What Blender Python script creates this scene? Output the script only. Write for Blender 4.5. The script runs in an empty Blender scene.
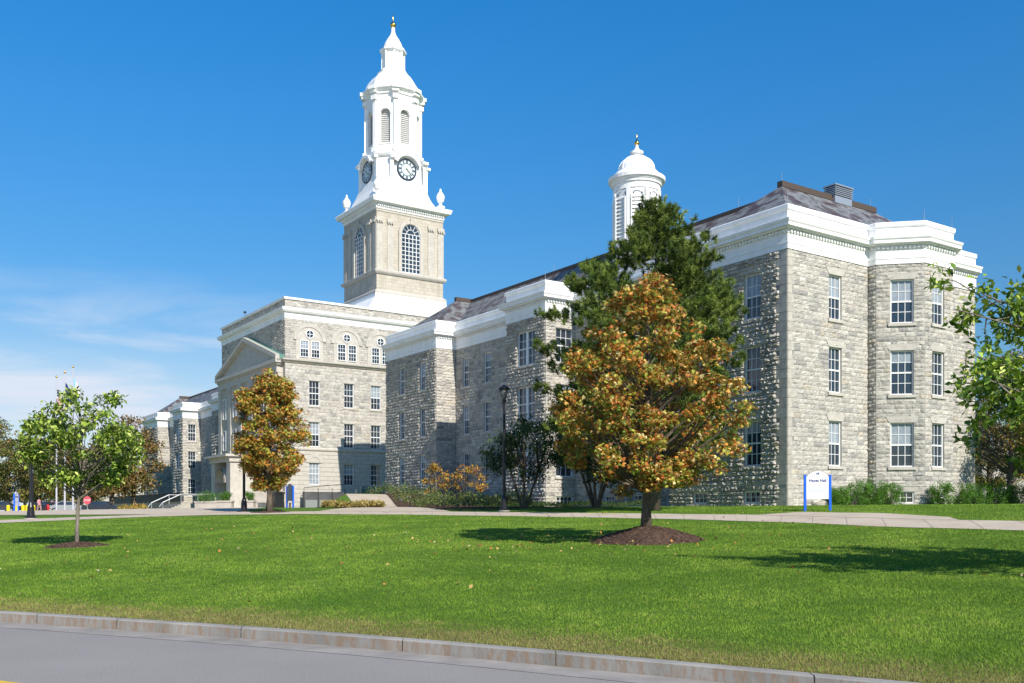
import bpy, math, random
import numpy as np
from mathutils import Vector, Matrix
random.seed(7); RNG=np.random.default_rng(11)
S=bpy.context.scene; COL=S.collection
# ---------------- camera, sky, sun, exposure ----------------
F=970.; HZ=514.; EZ=1.6
cd=bpy.data.cameras.new('camera'); cam=bpy.data.objects.new('camera',cd); COL.objects.link(cam)
cam.location=(0,0,EZ); cam.rotation_euler=(math.radians(90),0,0)
cd.sensor_width=36; cd.lens=F/1024*36; cd.shift_y=(HZ-341.5)/1024; cd.clip_end=6000; cd.clip_start=.1
S.camera=cam
SUN_EL=math.radians(36.5)
U=np.array((-662/1174.4,970/1174.4)); V=np.array((U[1],-U[0]))
dl=math.radians(4.0)
sh=math.cos(dl)*(-U)+math.sin(dl)*(-V)          # horizontal direction towards the sun
sun_dir=Vector((sh[0]*math.cos(SUN_EL),sh[1]*math.cos(SUN_EL),math.sin(SUN_EL)))
sd=bpy.data.lights.new('sun','SUN'); sd.energy=4.9; sd.angle=math.radians(.53); sd.color=(1,.935,.83)
so=bpy.data.objects.new('sun',sd); COL.objects.link(so); so.location=(40,-40,60)
so.rotation_euler=sun_dir.to_track_quat('Z','Y').to_euler()
w=bpy.data.worlds.new('World'); S.world=w; w.use_nodes=True
nt=w.node_tree; N=nt.nodes; L=nt.links; N.clear()
def nd(t,**k):
    n=N.new(t)
    for a,b in k.items(): setattr(n,a,b)
    return n
sky=nd('ShaderNodeTexSky',sky_type='NISHITA',sun_disc=False,sun_elevation=SUN_EL,sun_rotation=math.atan2(sh[0],sh[1]),altitude=200,air_density=1.0,dust_density=.15,ozone_density=2.2)
hsv=nd('ShaderNodeHueSaturation'); hsv.inputs['Saturation'].default_value=1.42; L.new(sky.outputs[0],hsv.inputs['Color'])
tc=nd('ShaderNodeTexCoord'); sep=nd('ShaderNodeSeparateXYZ'); L.new(tc.outputs['Generated'],sep.inputs[0])
mp=nd('ShaderNodeMapping'); mp.inputs['Scale'].default_value=(1.0,1.0,5.5); L.new(tc.outputs['Generated'],mp.inputs[0])
no=nd('ShaderNodeTexNoise'); no.inputs['Scale'].default_value=4.2; no.inputs['Detail'].default_value=7; no.inputs['Roughness'].default_value=.55; no.inputs['Distortion'].default_value=.4
L.new(mp.outputs[0],no.inputs['Vector'])
def mr(src,a,b,c=0,d=1,smooth=True):
    m=nd('ShaderNodeMapRange'); m.interpolation_type='SMOOTHSTEP' if smooth else 'LINEAR'
    for i,vv in enumerate((a,b,c,d)): m.inputs[1+i].default_value=vv
    L.new(src,m.inputs[0]); return m.outputs[0]
def mul(a,b,op='MULTIPLY'):
    m=nd('ShaderNodeMath',operation=op)
    for i,s in enumerate((a,b)):
        if isinstance(s,(int,float)): m.inputs[i].default_value=s
        else: L.new(s,m.inputs[i])
    return m.outputs[0]
cl=mr(no.outputs['Fac'],.38,.64)
low=mr(sep.outputs['Z'],.25,.12)         # clouds sit low over the horizon
lft=mr(sep.outputs['X'],.02,-.38)        # and towards the west
veil=mul(mr(sep.outputs['Z'],.26,.02),.95)
mask=mul(mul(mul(cl,.8),mul(veil,.7),'ADD'),mul(mul(low,lft),.95))
mix=nd('ShaderNodeMix',data_type='RGBA'); L.new(mask,mix.inputs[0])
grad=mr(sep.outputs['Z'],.0,.55,.66,1.36); vm=nd('ShaderNodeVectorMath',operation='SCALE'); L.new(hsv.outputs[0],vm.inputs[0]); L.new(grad,vm.inputs['Scale']); L.new(vm.outputs[0],mix.inputs[6]); mix.inputs[7].default_value=(5.2,5.75,6.7,1)
bg=nd('ShaderNodeBackground'); bg.inputs[1].default_value=.105; L.new(mix.outputs[2],bg.inputs[0])
out=nd('ShaderNodeOutputWorld'); L.new(bg.outputs[0],out.inputs[0])
vs=S.view_settings; vs.view_transform='Standard'; vs.look='None'; vs.exposure=.40; vs.gamma=1; vs.use_curve_mapping=False

# ---------------- frame of the building ----------------
P0=np.array(((787.5-512)/F*53,53.))
def W(a,b): return P0+a*U+b*V
ROT=math.atan2(V[1],V[0])

# ---------------- terrain ----------------
KX=[-200,-60,-30,-14,-7.74,-2.12,1.66,3.09,6,12,30,200]; KY=[38,26,20.6,17,14.66,11.95,9.59,8.67,6.6,2.2,-11,-140]
_xs=np.linspace(-200,200,4001); _ys=np.interp(_xs,KX,KY)
_k=np.ones(41)/41; _ys=np.convolve(np.pad(_ys,20,mode='edge'),_k,'valid')
def ker(x): return np.interp(x,_xs,_ys)
def sm(t): t=np.clip(t,0,1); return t*t*(3-2*t)
def zt(x,y):
    x=np.asarray(x,float); y=np.asarray(y,float)
    d=(y-ker(x))*.86
    m=np.clip(d,0,36); z=.14+.045*m
    e=np.clip(d,36,51)-36; z=z+.045*e-.0015*e*e
    z=z-(.35*(1-sm((x+50)/32)))*sm((d-20)/30)
    z=z+1.35*sm((y-74)/14)*sm((x+15.6)/.8)*sm((2-x)/9)*sm((100-y)/3)
    z=z+.012*np.sin(x*.9+1)*np.sin(y*.7)*sm(d/4)*(1-sm((y-40)/10))
    return np.where(d<0,0.,z)
def zf(x,y): return float(zt(x,y))

# ---------------- node helpers ----------------
def mat(name,base=(.5,.5,.5),rough=.7,spec=.3,metal=0,build=None,bump=None):
    m=bpy.data.materials.new(name); m.use_nodes=True; t=m.node_tree
    b=t.nodes['Principled BSDF']; b.inputs['Base Color'].default_value=(*base,1); b.inputs['Roughness'].default_value=rough
    b.inputs['Specular IOR Level'].default_value=spec; b.inputs['Metallic'].default_value=metal
    if build: build(t,b)
    return m
def tn(t,ty,**k):
    n=t.nodes.new(ty)
    for a,b in k.items(): setattr(n,a,b)
    return n
def noise(t,scale,detail=4,rough=.55,vec=None,stretch=None):
    c=tn(t,'ShaderNodeTexCoord'); n=tn(t,'ShaderNodeTexNoise'); n.inputs['Scale'].default_value=scale; n.inputs['Detail'].default_value=detail; n.inputs['Roughness'].default_value=rough
    src=c.outputs['Object']
    if stretch:
        mm=tn(t,'ShaderNodeMapping'); mm.inputs['Scale'].default_value=stretch; t.links.new(src,mm.inputs[0]); src=mm.outputs[0]
    t.links.new(src,n.inputs['Vector']); return n.outputs['Fac']
def ramp(t,fac,stops):
    r=tn(t,'ShaderNodeValToRGB'); e=r.color_ramp.elements
    while len(e)<len(stops): e.new(.5)
    for i,(p,c) in enumerate(stops): e[i].position=p; e[i].color=(*c,1)
    t.links.new(fac,r.inputs[0]); return r.outputs[0]
def mixc(t,fac,a,b,mode='MIX'):
    m=tn(t,'ShaderNodeMix',data_type='RGBA',blend_type=mode)
    for i,s in ((0,fac),(6,a),(7,b)):
        if isinstance(s,(int,float)): m.inputs[i].default_value=s
        elif isinstance(s,tuple): m.inputs[i].default_value=(*s,1)
        else: t.links.new(s,m.inputs[i])
    return m.outputs[2]
def bump(t,b,h,strength=.4,dist=.02):
    n=tn(t,'ShaderNodeBump'); n.inputs['Strength'].default_value=strength; n.inputs['Distance'].default_value=dist
    t.links.new(h,n.inputs['Height']); t.links.new(n.outputs[0],b.inputs['Normal'])
def noisy(stops,scale,bs=.3,bd=.01,detail=5,bscale=None,stretch=None):
    def f(t,b):
        n=noise(t,scale,detail,stretch=stretch); t.links.new(ramp(t,n,stops),b.inputs['Base Color'])
        if bs: bump(t,b,noise(t,bscale or scale*4,4),bs,bd)
    return f
def attr_build(scale=6,amt=.35,bs=.5,bd=.02,bscale=14):
    def f(t,b):
        a=tn(t,'ShaderNodeAttribute',attribute_name='col')
        n=noise(t,scale,5,.6); r=ramp(t,n,[(.3,(1-amt,)*3),(.7,(1+amt*.3,)*3)])
        t.links.new(mixc(t,1.,a.outputs['Color'],r,'MULTIPLY'),b.inputs['Base Color'])
        bump(t,b,noise(t,bscale,4,.65),bs,bd)
    return f
M={}
M['stone']=mat('rock_faced_stone',rough=.9,spec=.15,build=attr_build(3.2,.3,.8,.03,9))
M['mortar']=mat('mortar',rough=.95,spec=.1,build=noisy([(.3,(.22,.21,.19)),(.7,(.33,.315,.285))],3,.3,.01))
M['dressed']=mat('dressed_stone',rough=.85,spec=.15,build=noisy([(.25,(.39,.365,.32)),(.75,(.52,.49,.435))],2.2,.3,.008,stretch=(1,1,1)))
M['tower_stone']=None
def ashlar(t,b):
    c=tn(t,'ShaderNodeAttribute',attribute_name='uvw'); br=tn(t,'ShaderNodeTexBrick')
    br.inputs['Scale'].default_value=1; br.inputs['Mortar Size'].default_value=.012; br.inputs['Brick Width'].default_value=.8; br.inputs['Row Height'].default_value=.38
    br.inputs['Color1'].default_value=(.50,.455,.38,1); br.inputs['Color2'].default_value=(.45,.41,.345,1); br.inputs['Mortar'].default_value=(.28,.26,.22,1)
    t.links.new(c.outputs['Vector'],br.inputs['Vector'])
    n=noise(t,1.3,6,.6,stretch=(1,1,.5)); r=ramp(t,n,[(.3,(.82,.81,.79)),(.65,(1.05,1.05,1.05))])
    t.links.new(mixc(t,1.,br.outputs['Color'],r,'MULTIPLY'),b.inputs['Base Color'])
    bump(t,b,noise(t,12,4),.25,.01)
M['ashlar']=mat('smooth_ashlar',rough=.85,spec=.15,build=ashlar)
def whitep(t,b):
    n=noise(t,1.2,6,.6,stretch=(1,1,.35)); t.links.new(ramp(t,n,[(.25,(.70,.70,.68)),(.6,(.82,.82,.81))]),b.inputs['Base Color'])
M['white']=mat('white_paint',rough=.5,spec=.3,build=whitep)
M['frame']=mat('window_paint',base=(.72,.72,.70),rough=.5,spec=.3)
def glassb(t,b):
    n=noise(t,.45,3); t.links.new(ramp(t,n,[(.3,(.012,.018,.03)),(.7,(.04,.055,.075))]),b.inputs['Base Color'])
    bump(t,b,noise(t,1.2,2),.02,.02)
M['glass']=mat('window_glass',rough=.05,spec=.8,build=glassb)
M['blind']=mat('blind_behind_glass',base=(.42,.47,.50),rough=.12,spec=.5,build=noisy([(.3,(.20,.235,.27)),(.7,(.32,.36,.40))],1.5,0))
M['slate']=mat('slate_roof',rough=.6,spec=.35,build=noisy([(.3,(.055,.035,.04)),(.45,(.085,.07,.07)),(.56,(.19,.20,.20)),(.66,(.10,.10,.105))],.9,.4,.02,detail=3,bscale=5,stretch=(1.3,1.3,1.3)))
M['cap']=mat('brown_ridge_metal',base=(.075,.055,.042),rough=.6,spec=.3)
M['copper']=mat('green_copper',base=(.10,.22,.18),rough=.7)
M['dark']=mat('black_metal',base=(.012,.013,.016),rough=.4,spec=.4)
M['gold']=mat('gilded_metal',base=(.75,.45,.10),rough=.25,metal=1)
M['steel']=mat('grey_metal',base=(.45,.46,.47),rough=.35,metal=.6)
M['alu']=mat('flagpole_metal',base=(.48,.48,.52),rough=.4,metal=.2)
M['bluep']=mat('blue_sign_paint',base=(.012,.12,.72),rough=.4)
M['signw']=mat('white_sign_panel',base=(.72,.73,.76),rough=.8,spec=.1)
M['signg']=mat('shaded_sign_grey',base=(.17,.18,.20),rough=.5)  # sign panel with its shade put into the colour; reused as plain grey elsewhere
M['navy']=mat('navy_lettering',base=(.008,.03,.20),rough=.9,spec=.05)
M['thin']=mat('pale_blue_lettering',base=(.25,.33,.55),rough=.5)
M['cream_line']=mat('cream_line',base=(.70,.62,.42),rough=.5)
M['concrete']=mat('concrete',rough=.9,spec=.15,build=noisy([(.3,(.34,.31,.27)),(.7,(.46,.42,.37))],1.2,.2,.005))
M['path']=mat('path_concrete',rough=.92,spec=.12,build=noisy([(.25,(.39,.32,.24)),(.5,(.49,.41,.315)),(.75,(.55,.465,.365))],1.1,.2,.004,detail=8,bscale=20))
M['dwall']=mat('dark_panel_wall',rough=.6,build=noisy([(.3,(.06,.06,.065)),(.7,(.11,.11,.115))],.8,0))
M['mulch']=mat('mulch',rough=.95,spec=.1,build=noisy([(.3,(.035,.022,.016)),(.55,(.10,.062,.045)),(.75,(.18,.12,.09))],14,.8,.04,bscale=25))
def roadb(t,b):
    n=noise(t,.35,6,.6); f=noise(t,60,3,.7)
    c=ramp(t,n,[(.3,(.252,.232,.212)),(.7,(.292,.27,.248))]); g=ramp(t,f,[(.35,(.72,.72,.72)),(.65,(1.2,1.2,1.2))])
    vo=tn(t,'ShaderNodeTexNoise'); vo.inputs['Scale'].default_value=.9; vo.inputs['Detail'].default_value=8
    cc=tn(t,'ShaderNodeTexCoord'); t.links.new(cc.outputs['Object'],vo.inputs['Vector'])
    sp=ramp(t,vo.outputs['Fac'],[(.2,(.45,.45,.45)),(.25,(1,1,1))])
    x=mixc(t,1.,c,g,'MULTIPLY'); t.links.new(mixc(t,.8,x,sp,'MULTIPLY'),b.inputs['Base Color']); bump(t,b,f,.35,.006)
M['road']=mat('asphalt',rough=.85,spec=.2,build=roadb)
M['gutter']=mat('gutter_grit',rough=.95,spec=.1,build=noisy([(.3,(.22,.20,.18)),(.7,(.34,.31,.28))],2,.3,.005,bscale=40))
def kerbb(t,b):
    n=noise(t,1.2,5,.6,stretch=(1,1,.35)); n2=noise(t,5.0,6,.65,stretch=(3.,3.,.6))
    base=ramp(t,n,[(.3,(.20,.19,.17)),(.7,(.34,.32,.29))]); rust=ramp(t,n2,[(.46,(0,0,0)),(.58,(1,1,1))])
    g=tn(t,'ShaderNodeNewGeometry'); sp=tn(t,'ShaderNodeSeparateXYZ'); t.links.new(g.outputs['Normal'],sp.inputs[0])
    mm=tn(t,'ShaderNodeMath',operation='LESS_THAN'); mm.inputs[1].default_value=.5; t.links.new(sp.outputs['Z'],mm.inputs[0])
    m2=tn(t,'ShaderNodeMath',operation='MULTIPLY'); t.links.new(mm.outputs[0],m2.inputs[0]); t.links.new(rust,m2.inputs[1])
    m3=tn(t,'ShaderNodeMath',operation='MULTIPLY'); t.links.new(m2.outputs[0],m3.inputs[0]); m3.inputs[1].default_value=.5
    t.links.new(mixc(t,m3.outputs[0],base,(.26,.14,.06)),b.inputs['Base Color']); bump(t,b,noise(t,18,4),.5,.01)
M['kerb']=mat('granite_kerb',rough=.85,spec=.2,build=kerbb)
M['yellow']=mat('yellow_paint',rough=.6,build=noisy([(.3,(.55,.36,.02)),(.6,(.72,.48,.03))],5,0))
M['bark']=mat('bark',rough=.95,spec=.1,build=noisy([(.3,(.07,.055,.042)),(.7,(.19,.155,.12))],5,.8,.02,stretch=(3,3,.7)))
M['palebark']=mat('pale_bark',rough=.95,spec=.1,build=noisy([(.3,(.12,.10,.085)),(.7,(.27,.235,.19))],5,.8,.02,stretch=(3,3,.7)))
def leafm(name,trans=.35,rough=.5,spec=.3):
    m=bpy.data.materials.new(name); m.use_nodes=True; t=m.node_tree; b=t.nodes['Principled BSDF']; b.inputs['Roughness'].default_value=rough; b.inputs['Specular IOR Level'].default_value=spec
    a=tn(t,'ShaderNodeAttribute',attribute_name='col'); t.links.new(a.outputs['Color'],b.inputs['Base Color'])
    tr=tn(t,'ShaderNodeBsdfTranslucent'); t.links.new(a.outputs['Color'],tr.inputs['Color'])
    mx=tn(t,'ShaderNodeMixShader'); mx.inputs[0].default_value=trans
    t.links.new(b.outputs[0],mx.inputs[1]); t.links.new(tr.outputs[0],mx.inputs[2]); t.links.new(mx.outputs[0],t.nodes['Material Output'].inputs[0]); return m
M['leaf']=leafm('leaf',.22); M['needle']=leafm('needle',.15,.6,.2); M['grass']=leafm('grass_blade',.3,.6,.2)
def lawnb(t,b):
    a=tn(t,'ShaderNodeAttribute',attribute_name='col')
    n=noise(t,30,5,.7); r=ramp(t,n,[(.3,(.45,.5,.4)),(.7,(1.45,1.3,1.3))]); n2=noise(t,.45,5,.6); r2=ramp(t,n2,[(.3,(.82,.88,.8)),(.7,(1.15,1.08,1.1))])
    x=mixc(t,1.,a.outputs['Color'],r,'MULTIPLY'); t.links.new(mixc(t,1.,x,r2,'MULTIPLY'),b.inputs['Base Color']); bump(t,b,n,.9,.05)
M['lawn']=mat('lawn_turf',rough=.95,spec=.08,build=lawnb)

# ---------------- mesh buffer ----------------
class Q:
    def __init__(s): s.v=[]; s.n=0; s.f=[]; s.m=[]; s.c=[]; s.uvw=[]; s.hasuv=False
    def add(s,verts,faces,mi=0,col=(1,1,1),uv=None):
        verts=np.asarray(verts,float).reshape(-1,3); s.v.append(verts)
        c=np.asarray(col,float)
        s.c.append(np.tile(c,(len(verts),1)) if c.ndim==1 else c)
        if uv is not None: s.hasuv=True; s.uvw.append(np.asarray(uv,float))
        else: s.uvw.append(verts.copy())
        for f in faces: s.f.append(tuple(i+s.n for i in f)); s.m.append(mi)
        s.n+=len(verts)
    def quad(s,a,b,c,d,mi=0,col=(1,1,1),uv=None): s.add([a,b,c,d],[(0,1,2,3)],mi,col,uv)
    def box(s,o,ex,ey,ez,mi=0,col=(1,1,1)):
        o,ex,ey,ez=[np.asarray(q,float) for q in (o,ex,ey,ez)]
        v=[o,o+ex,o+ex+ey,o+ey,o+ez,o+ex+ez,o+ex+ey+ez,o+ey+ez]
        s.add(v,[(0,3,2,1),(4,5,6,7),(0,1,5,4),(1,2,6,5),(2,3,7,6),(3,0,4,7)],mi,col)
    def abox(s,x0,y0,z0,x1,y1,z1,mi=0,col=(1,1,1)): s.box((x0,y0,z0),(x1-x0,0,0),(0,y1-y0,0),(0,0,z1-z0),mi,col)
    def loop_stack(s,rings,mi=0,cap0=False,cap1=False,col=(1,1,1)):
        n=len(rings[0]); v=np.vstack([np.asarray(r,float) for r in rings]); f=[]
        for i in range(len(rings)-1):
            for j in range(n):
                k=(j+1)%n; f.append((i*n+j,i*n+k,(i+1)*n+k,(i+1)*n+j))
        if cap0: f.append(tuple(range(n))[::-1])
        if cap1: f.append(tuple((len(rings)-1)*n+j for j in range(n)))
        s.add(v,f,mi,col)
    def lathe(s,c,prof,n=24,mi=0,rot=0.,poly=None):
        rings=[]
        for r,z in prof:
            a=np.arange(n)*2*math.pi/n+rot
            rings.append(np.stack([c[0]+r*np.cos(a),c[1]+r*np.sin(a),np.full(n,c[2]+z)],1))
        s.loop_stack(rings,mi,True,True)
    def tube(s,pts,rad,n=6,mi=0,col=(1,1,1),cap=True):
        pts=[Vector(p) for p in pts]; rings=[]
        for i,p in enumerate(pts):
            t=(pts[min(i+1,len(pts)-1)]-pts[max(i-1,0)]); t=t.normalized() if t.length>1e-6 else Vector((0,0,1))
            x=t.cross(Vector((0,0,1)) if abs(t.z)<.9 else Vector((1,0,0))).normalized(); y=t.cross(x)
            r=rad[i] if hasattr(rad,'__len__') else rad
            rings.append([tuple(p+(x*math.cos(a)+y*math.sin(a))*r) for a in [k*2*math.pi/n for k in range(n)]])
        s.loop_stack(rings,mi,cap,cap,col)
    def build(s,name,mats,parent=None,smooth=False):
        me=bpy.data.meshes.new(name)
        v=np.vstack(s.v); me.vertices.add(len(v)); me.vertices.foreach_set('co',v.ravel())
        lt=np.array([len(f) for f in s.f]); ls=np.concatenate([[0],np.cumsum(lt)[:-1]]); li=np.concatenate([np.array(f) for f in s.f])
        me.loops.add(len(li)); me.loops.foreach_set('vertex_index',li); me.polygons.add(len(lt)); me.polygons.foreach_set('loop_start',ls); me.polygons.foreach_set('loop_total',lt)
        me.polygons.foreach_set('material_index',np.array(s.m))
        me.polygons.foreach_set('use_smooth',np.full(len(lt),bool(smooth)))
        at=me.attributes.new('col','FLOAT_COLOR','POINT'); at.data.foreach_set('color',np.hstack([np.vstack(s.c),np.ones((len(v),1))]).ravel())
        if s.hasuv:
            a2=me.attributes.new('uvw','FLOAT_VECTOR','POINT'); a2.data.foreach_set('vector',np.vstack(s.uvw).ravel())
        me.update(calc_edges=True); me.validate()
        for m in (mats if isinstance(mats,(list,tuple)) else [mats]): me.materials.append(M[m] if isinstance(m,str) else m)
        o=bpy.data.objects.new(name,me); COL.objects.link(o)
        if parent: o.parent=parent
        return o
def raw(name,v,f,cols,material,parent=None):
    k=f.shape[1]; me=bpy.data.meshes.new(name); me.vertices.add(len(v)); me.vertices.foreach_set('co',v.astype(np.float32).ravel())
    me.loops.add(f.size); me.loops.foreach_set('vertex_index',f.ravel().astype(np.int32)); me.polygons.add(len(f))
    me.polygons.foreach_set('loop_start',np.arange(len(f))*k); me.polygons.foreach_set('loop_total',np.full(len(f),k))
    at=me.attributes.new('col','FLOAT_COLOR','POINT'); at.data.foreach_set('color',np.hstack([cols,np.ones((len(v),1))]).astype(np.float32).ravel())
    me.update(calc_edges=True); me.materials.append(material); o=bpy.data.objects.new(name,me); COL.objects.link(o)
    if parent: o.parent=parent
    return o
def tag(o,label=None,cat=None,group=None,kind=None):
    if label: o['label']=label
    if cat: o['category']=cat
    if group: o['group']=group
    if kind: o['kind']=kind
    return o
def empty(name,loc,rz=0,label=None,cat=None,group=None):
    o=bpy.data.objects.new(name,None); COL.objects.link(o); o.location=loc; o.rotation_euler=(0,0,rz); o.empty_display_size=.3
    return tag(o,label,cat,group)
def copy_tree(o,parent=None):
    c=o.copy(); COL.objects.link(c); c.parent=parent
    for ch in list(o.children): copy_tree(ch,c)
    return c
def text_mesh(txt,size,name,material,parent,loc,rot,depth=.004,align='CENTER'):
    cu=bpy.data.curves.new(name,'FONT'); cu.body=txt; cu.size=size; cu.extrude=depth; cu.align_x=align; cu.align_y='CENTER'
    tmp=bpy.data.objects.new(name,cu); COL.objects.link(tmp); dg=bpy.context.evaluated_depsgraph_get()
    me=bpy.data.meshes.new_from_object(tmp.evaluated_get(dg)); bpy.data.objects.remove(tmp)
    me.materials.clear(); me.materials.append(M[material]); o=bpy.data.objects.new(name,me); COL.objects.link(o); o.parent=parent; o.location=loc; o.rotation_euler=rot
    return o

# ================= GROUND =================
def ground():
    xs=np.unique(np.concatenate([np.linspace(-600,-60,19),np.linspace(-60,-30,31),np.linspace(-30,30,201),np.linspace(30,200,35),np.linspace(200,600,9)]))
    ds=np.concatenate([np.linspace(0,1.5,8)[:-1],np.linspace(1.5,60,140),np.linspace(61,150,90),np.array([160,180,220,300,450,700,1200,2500])])
    X,D=np.meshgrid(xs,ds); Y=ker(X)+D/.86; Z=zt(X,Y+1e-4)
    v=np.stack([X,Y,Z],-1).reshape(-1,3); n=len(xs); idx=np.arange(len(v)).reshape(len(ds),n)
    f=np.stack([idx[:-1,:-1],idx[:-1,1:],idx[1:,1:],idx[1:,:-1]],-1).reshape(-1,4)
    g=np.array((.10,.195,.03)); dry=np.array((.24,.20,.085)); t=np.clip(1.5-D.reshape(-1,1)/1.1,0,1)
    return raw('lawn',v,f,g*(1-t*.8)+dry*t*.8,M['lawn'])
tag(ground(),kind='structure')
def strip(name,d0,d1,z,m,x0=-200,x1=200,n=400,xs=None,drop=0):
    q=Q(); xs=np.linspace(x0,x1,n) if xs is None else xs
    for a,b in zip(xs[:-1],xs[1:]):
        q.quad((a,ker(a)+d0/.86,z),(b,ker(b)+d0/.86,z),(b,ker(b)+d1/.86,z),(a,ker(a)+d1/.86,z))
    return q.build(name,m)
tag(strip('road',-10.5,-.14,0,'road'),kind='structure')
tag(strip('gutter',-.62,-.145,.004,'gutter',-60,60,300),kind='structure')
tag(strip('verge',-400,-10.5,.02,'lawn',-200,200,60),kind='structure')
for k,dd in ((0,-3.44),(1,-3.72)):
    tag(strip('centre_line',dd-.1,dd,.005,'yellow',-40,40,200),kind='structure')
# kerb : granite lengths with joints (one continuous setting object)
q=Q(); x=-45.
while x<40:
    Lx=random.uniform(1.3,2.6); xs=np.linspace(x,x+Lx-.012,7)
    for a,b in zip(xs[:-1],xs[1:]):
        ya,yb=ker(a),ker(b); h=.145+0*random.random()
        A=[(a,ya-.16,-.02),(a,ya-.155,h-.015),(a,ya-.14,h),(a,ya,h+.003),(a,ya+.02,-.02)]; B=[(b,yb-.16,-.02),(b,yb-.155,h-.015),(b,yb-.14,h),(b,yb,h+.003),(b,yb+.02,-.02)]
        for i in range(4): q.quad(A[i],B[i],B[i+1],A[i+1])
    x+=Lx
tag(q.build('kerb','kerb'),kind='structure')

def draped(name,near,far,m,nu=8,off=.012,kind='structure'):
    q=Q(); near=np.array(near,float); far=np.array(far,float)
    def res(p,n=90):
        s=np.concatenate([[0],np.cumsum(np.hypot(*np.diff(p,axis=0).T))]); t=np.linspace(0,s[-1],n); return np.stack([np.interp(t,s,p[:,0]),np.interp(t,s,p[:,1])],1)
    a,b=res(near),res(far); k=np.linspace(0,1,nu+1)
    P=a[:,None]*(1-k[None,:,None])+b[:,None]*k[None,:,None]; Z=zt(P[...,0],P[...,1])+off
    v=np.concatenate([P,Z[...,None]],-1).reshape(-1,3); idx=np.arange(len(v)).reshape(len(a),nu+1)
    f=np.stack([idx[:-1,:-1],idx[1:,:-1],idx[1:,1:],idx[:-1,1:]],-1).reshape(-1,4); q.add(v,[tuple(r) for r in f]); return tag(q.build(name,m),kind=kind)
NEAR=[(-34,34),(-24.3,46),(-22,48.9),(-19.9,51.6),(-16.3,53.9),(-12,53.8),(-5.5,50.4),(.83,44.85),(5.7,39.4),(9.4,34.3),(11.4,30.3),(14,26.6),(19,20.5),(30,9)]
FAR=[(-37,36),(-26.2,49.3),(-23.5,52.4),(-20.6,55.4),(-16.8,58.2),(-11.3,58),(-4.6,54.6),(1.1,49.6),(6.4,44.4),(11,39.4),(13.6,34.6),(16.2,30.8),(22,24),(33,12.5)]
draped('path',NEAR,FAR,'path',nu=6)
# paving in front of the entrance, and ramped walk climbing to the terrace
draped('forecourt_paving',[(-44,62),(-34,58),(-20.5,55.3),(-16.5,58)],[(-60,96),(-50,100),(-30,104),(-21,98)],'path',nu=30,off=.02)
draped('ramp_path',[(-11.5,57.8),(-11.2,66),(-12.2,76),(-14.8,86)],[(-3.4,53.6),(-5.4,62),(-8.6,74),(-10.9,85)],'path',nu=12,off=.024)
q=Q(); _n=np.array(NEAR); _f=np.array(FAR)
def _res(p,n=61):
    s=np.concatenate([[0],np.cumsum(np.hypot(*np.diff(p,axis=0).T))]); t=np.linspace(0,s[-1],n); return np.stack([np.interp(t,s,p[:,0]),np.interp(t,s,p[:,1])],1)
for a,b in zip(_res(_n),_res(_f)):
    d=(b-a)/np.hypot(*(b-a)); e=np.array((-d[1],d[0]))*.007; pp=[a+(b-a)*t for t in np.linspace(.01,.99,7)]
    for c0,c1 in zip(pp[:-1],pp[1:]): q.quad(*[(p_[0],p_[1],zf(*p_)+.018) for p_ in (c0-e,c1-e,c1+e,c0+e)])
tag(q.build('path_joints','gutter'),kind='structure')
draped('side_path',[(10.2,40.2),(13.0,35.2),(14.9,32.2)],[(12.4,41.4),(14.6,38.2),(15.5,34.4)],'path',nu=10,off=.02)

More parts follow.
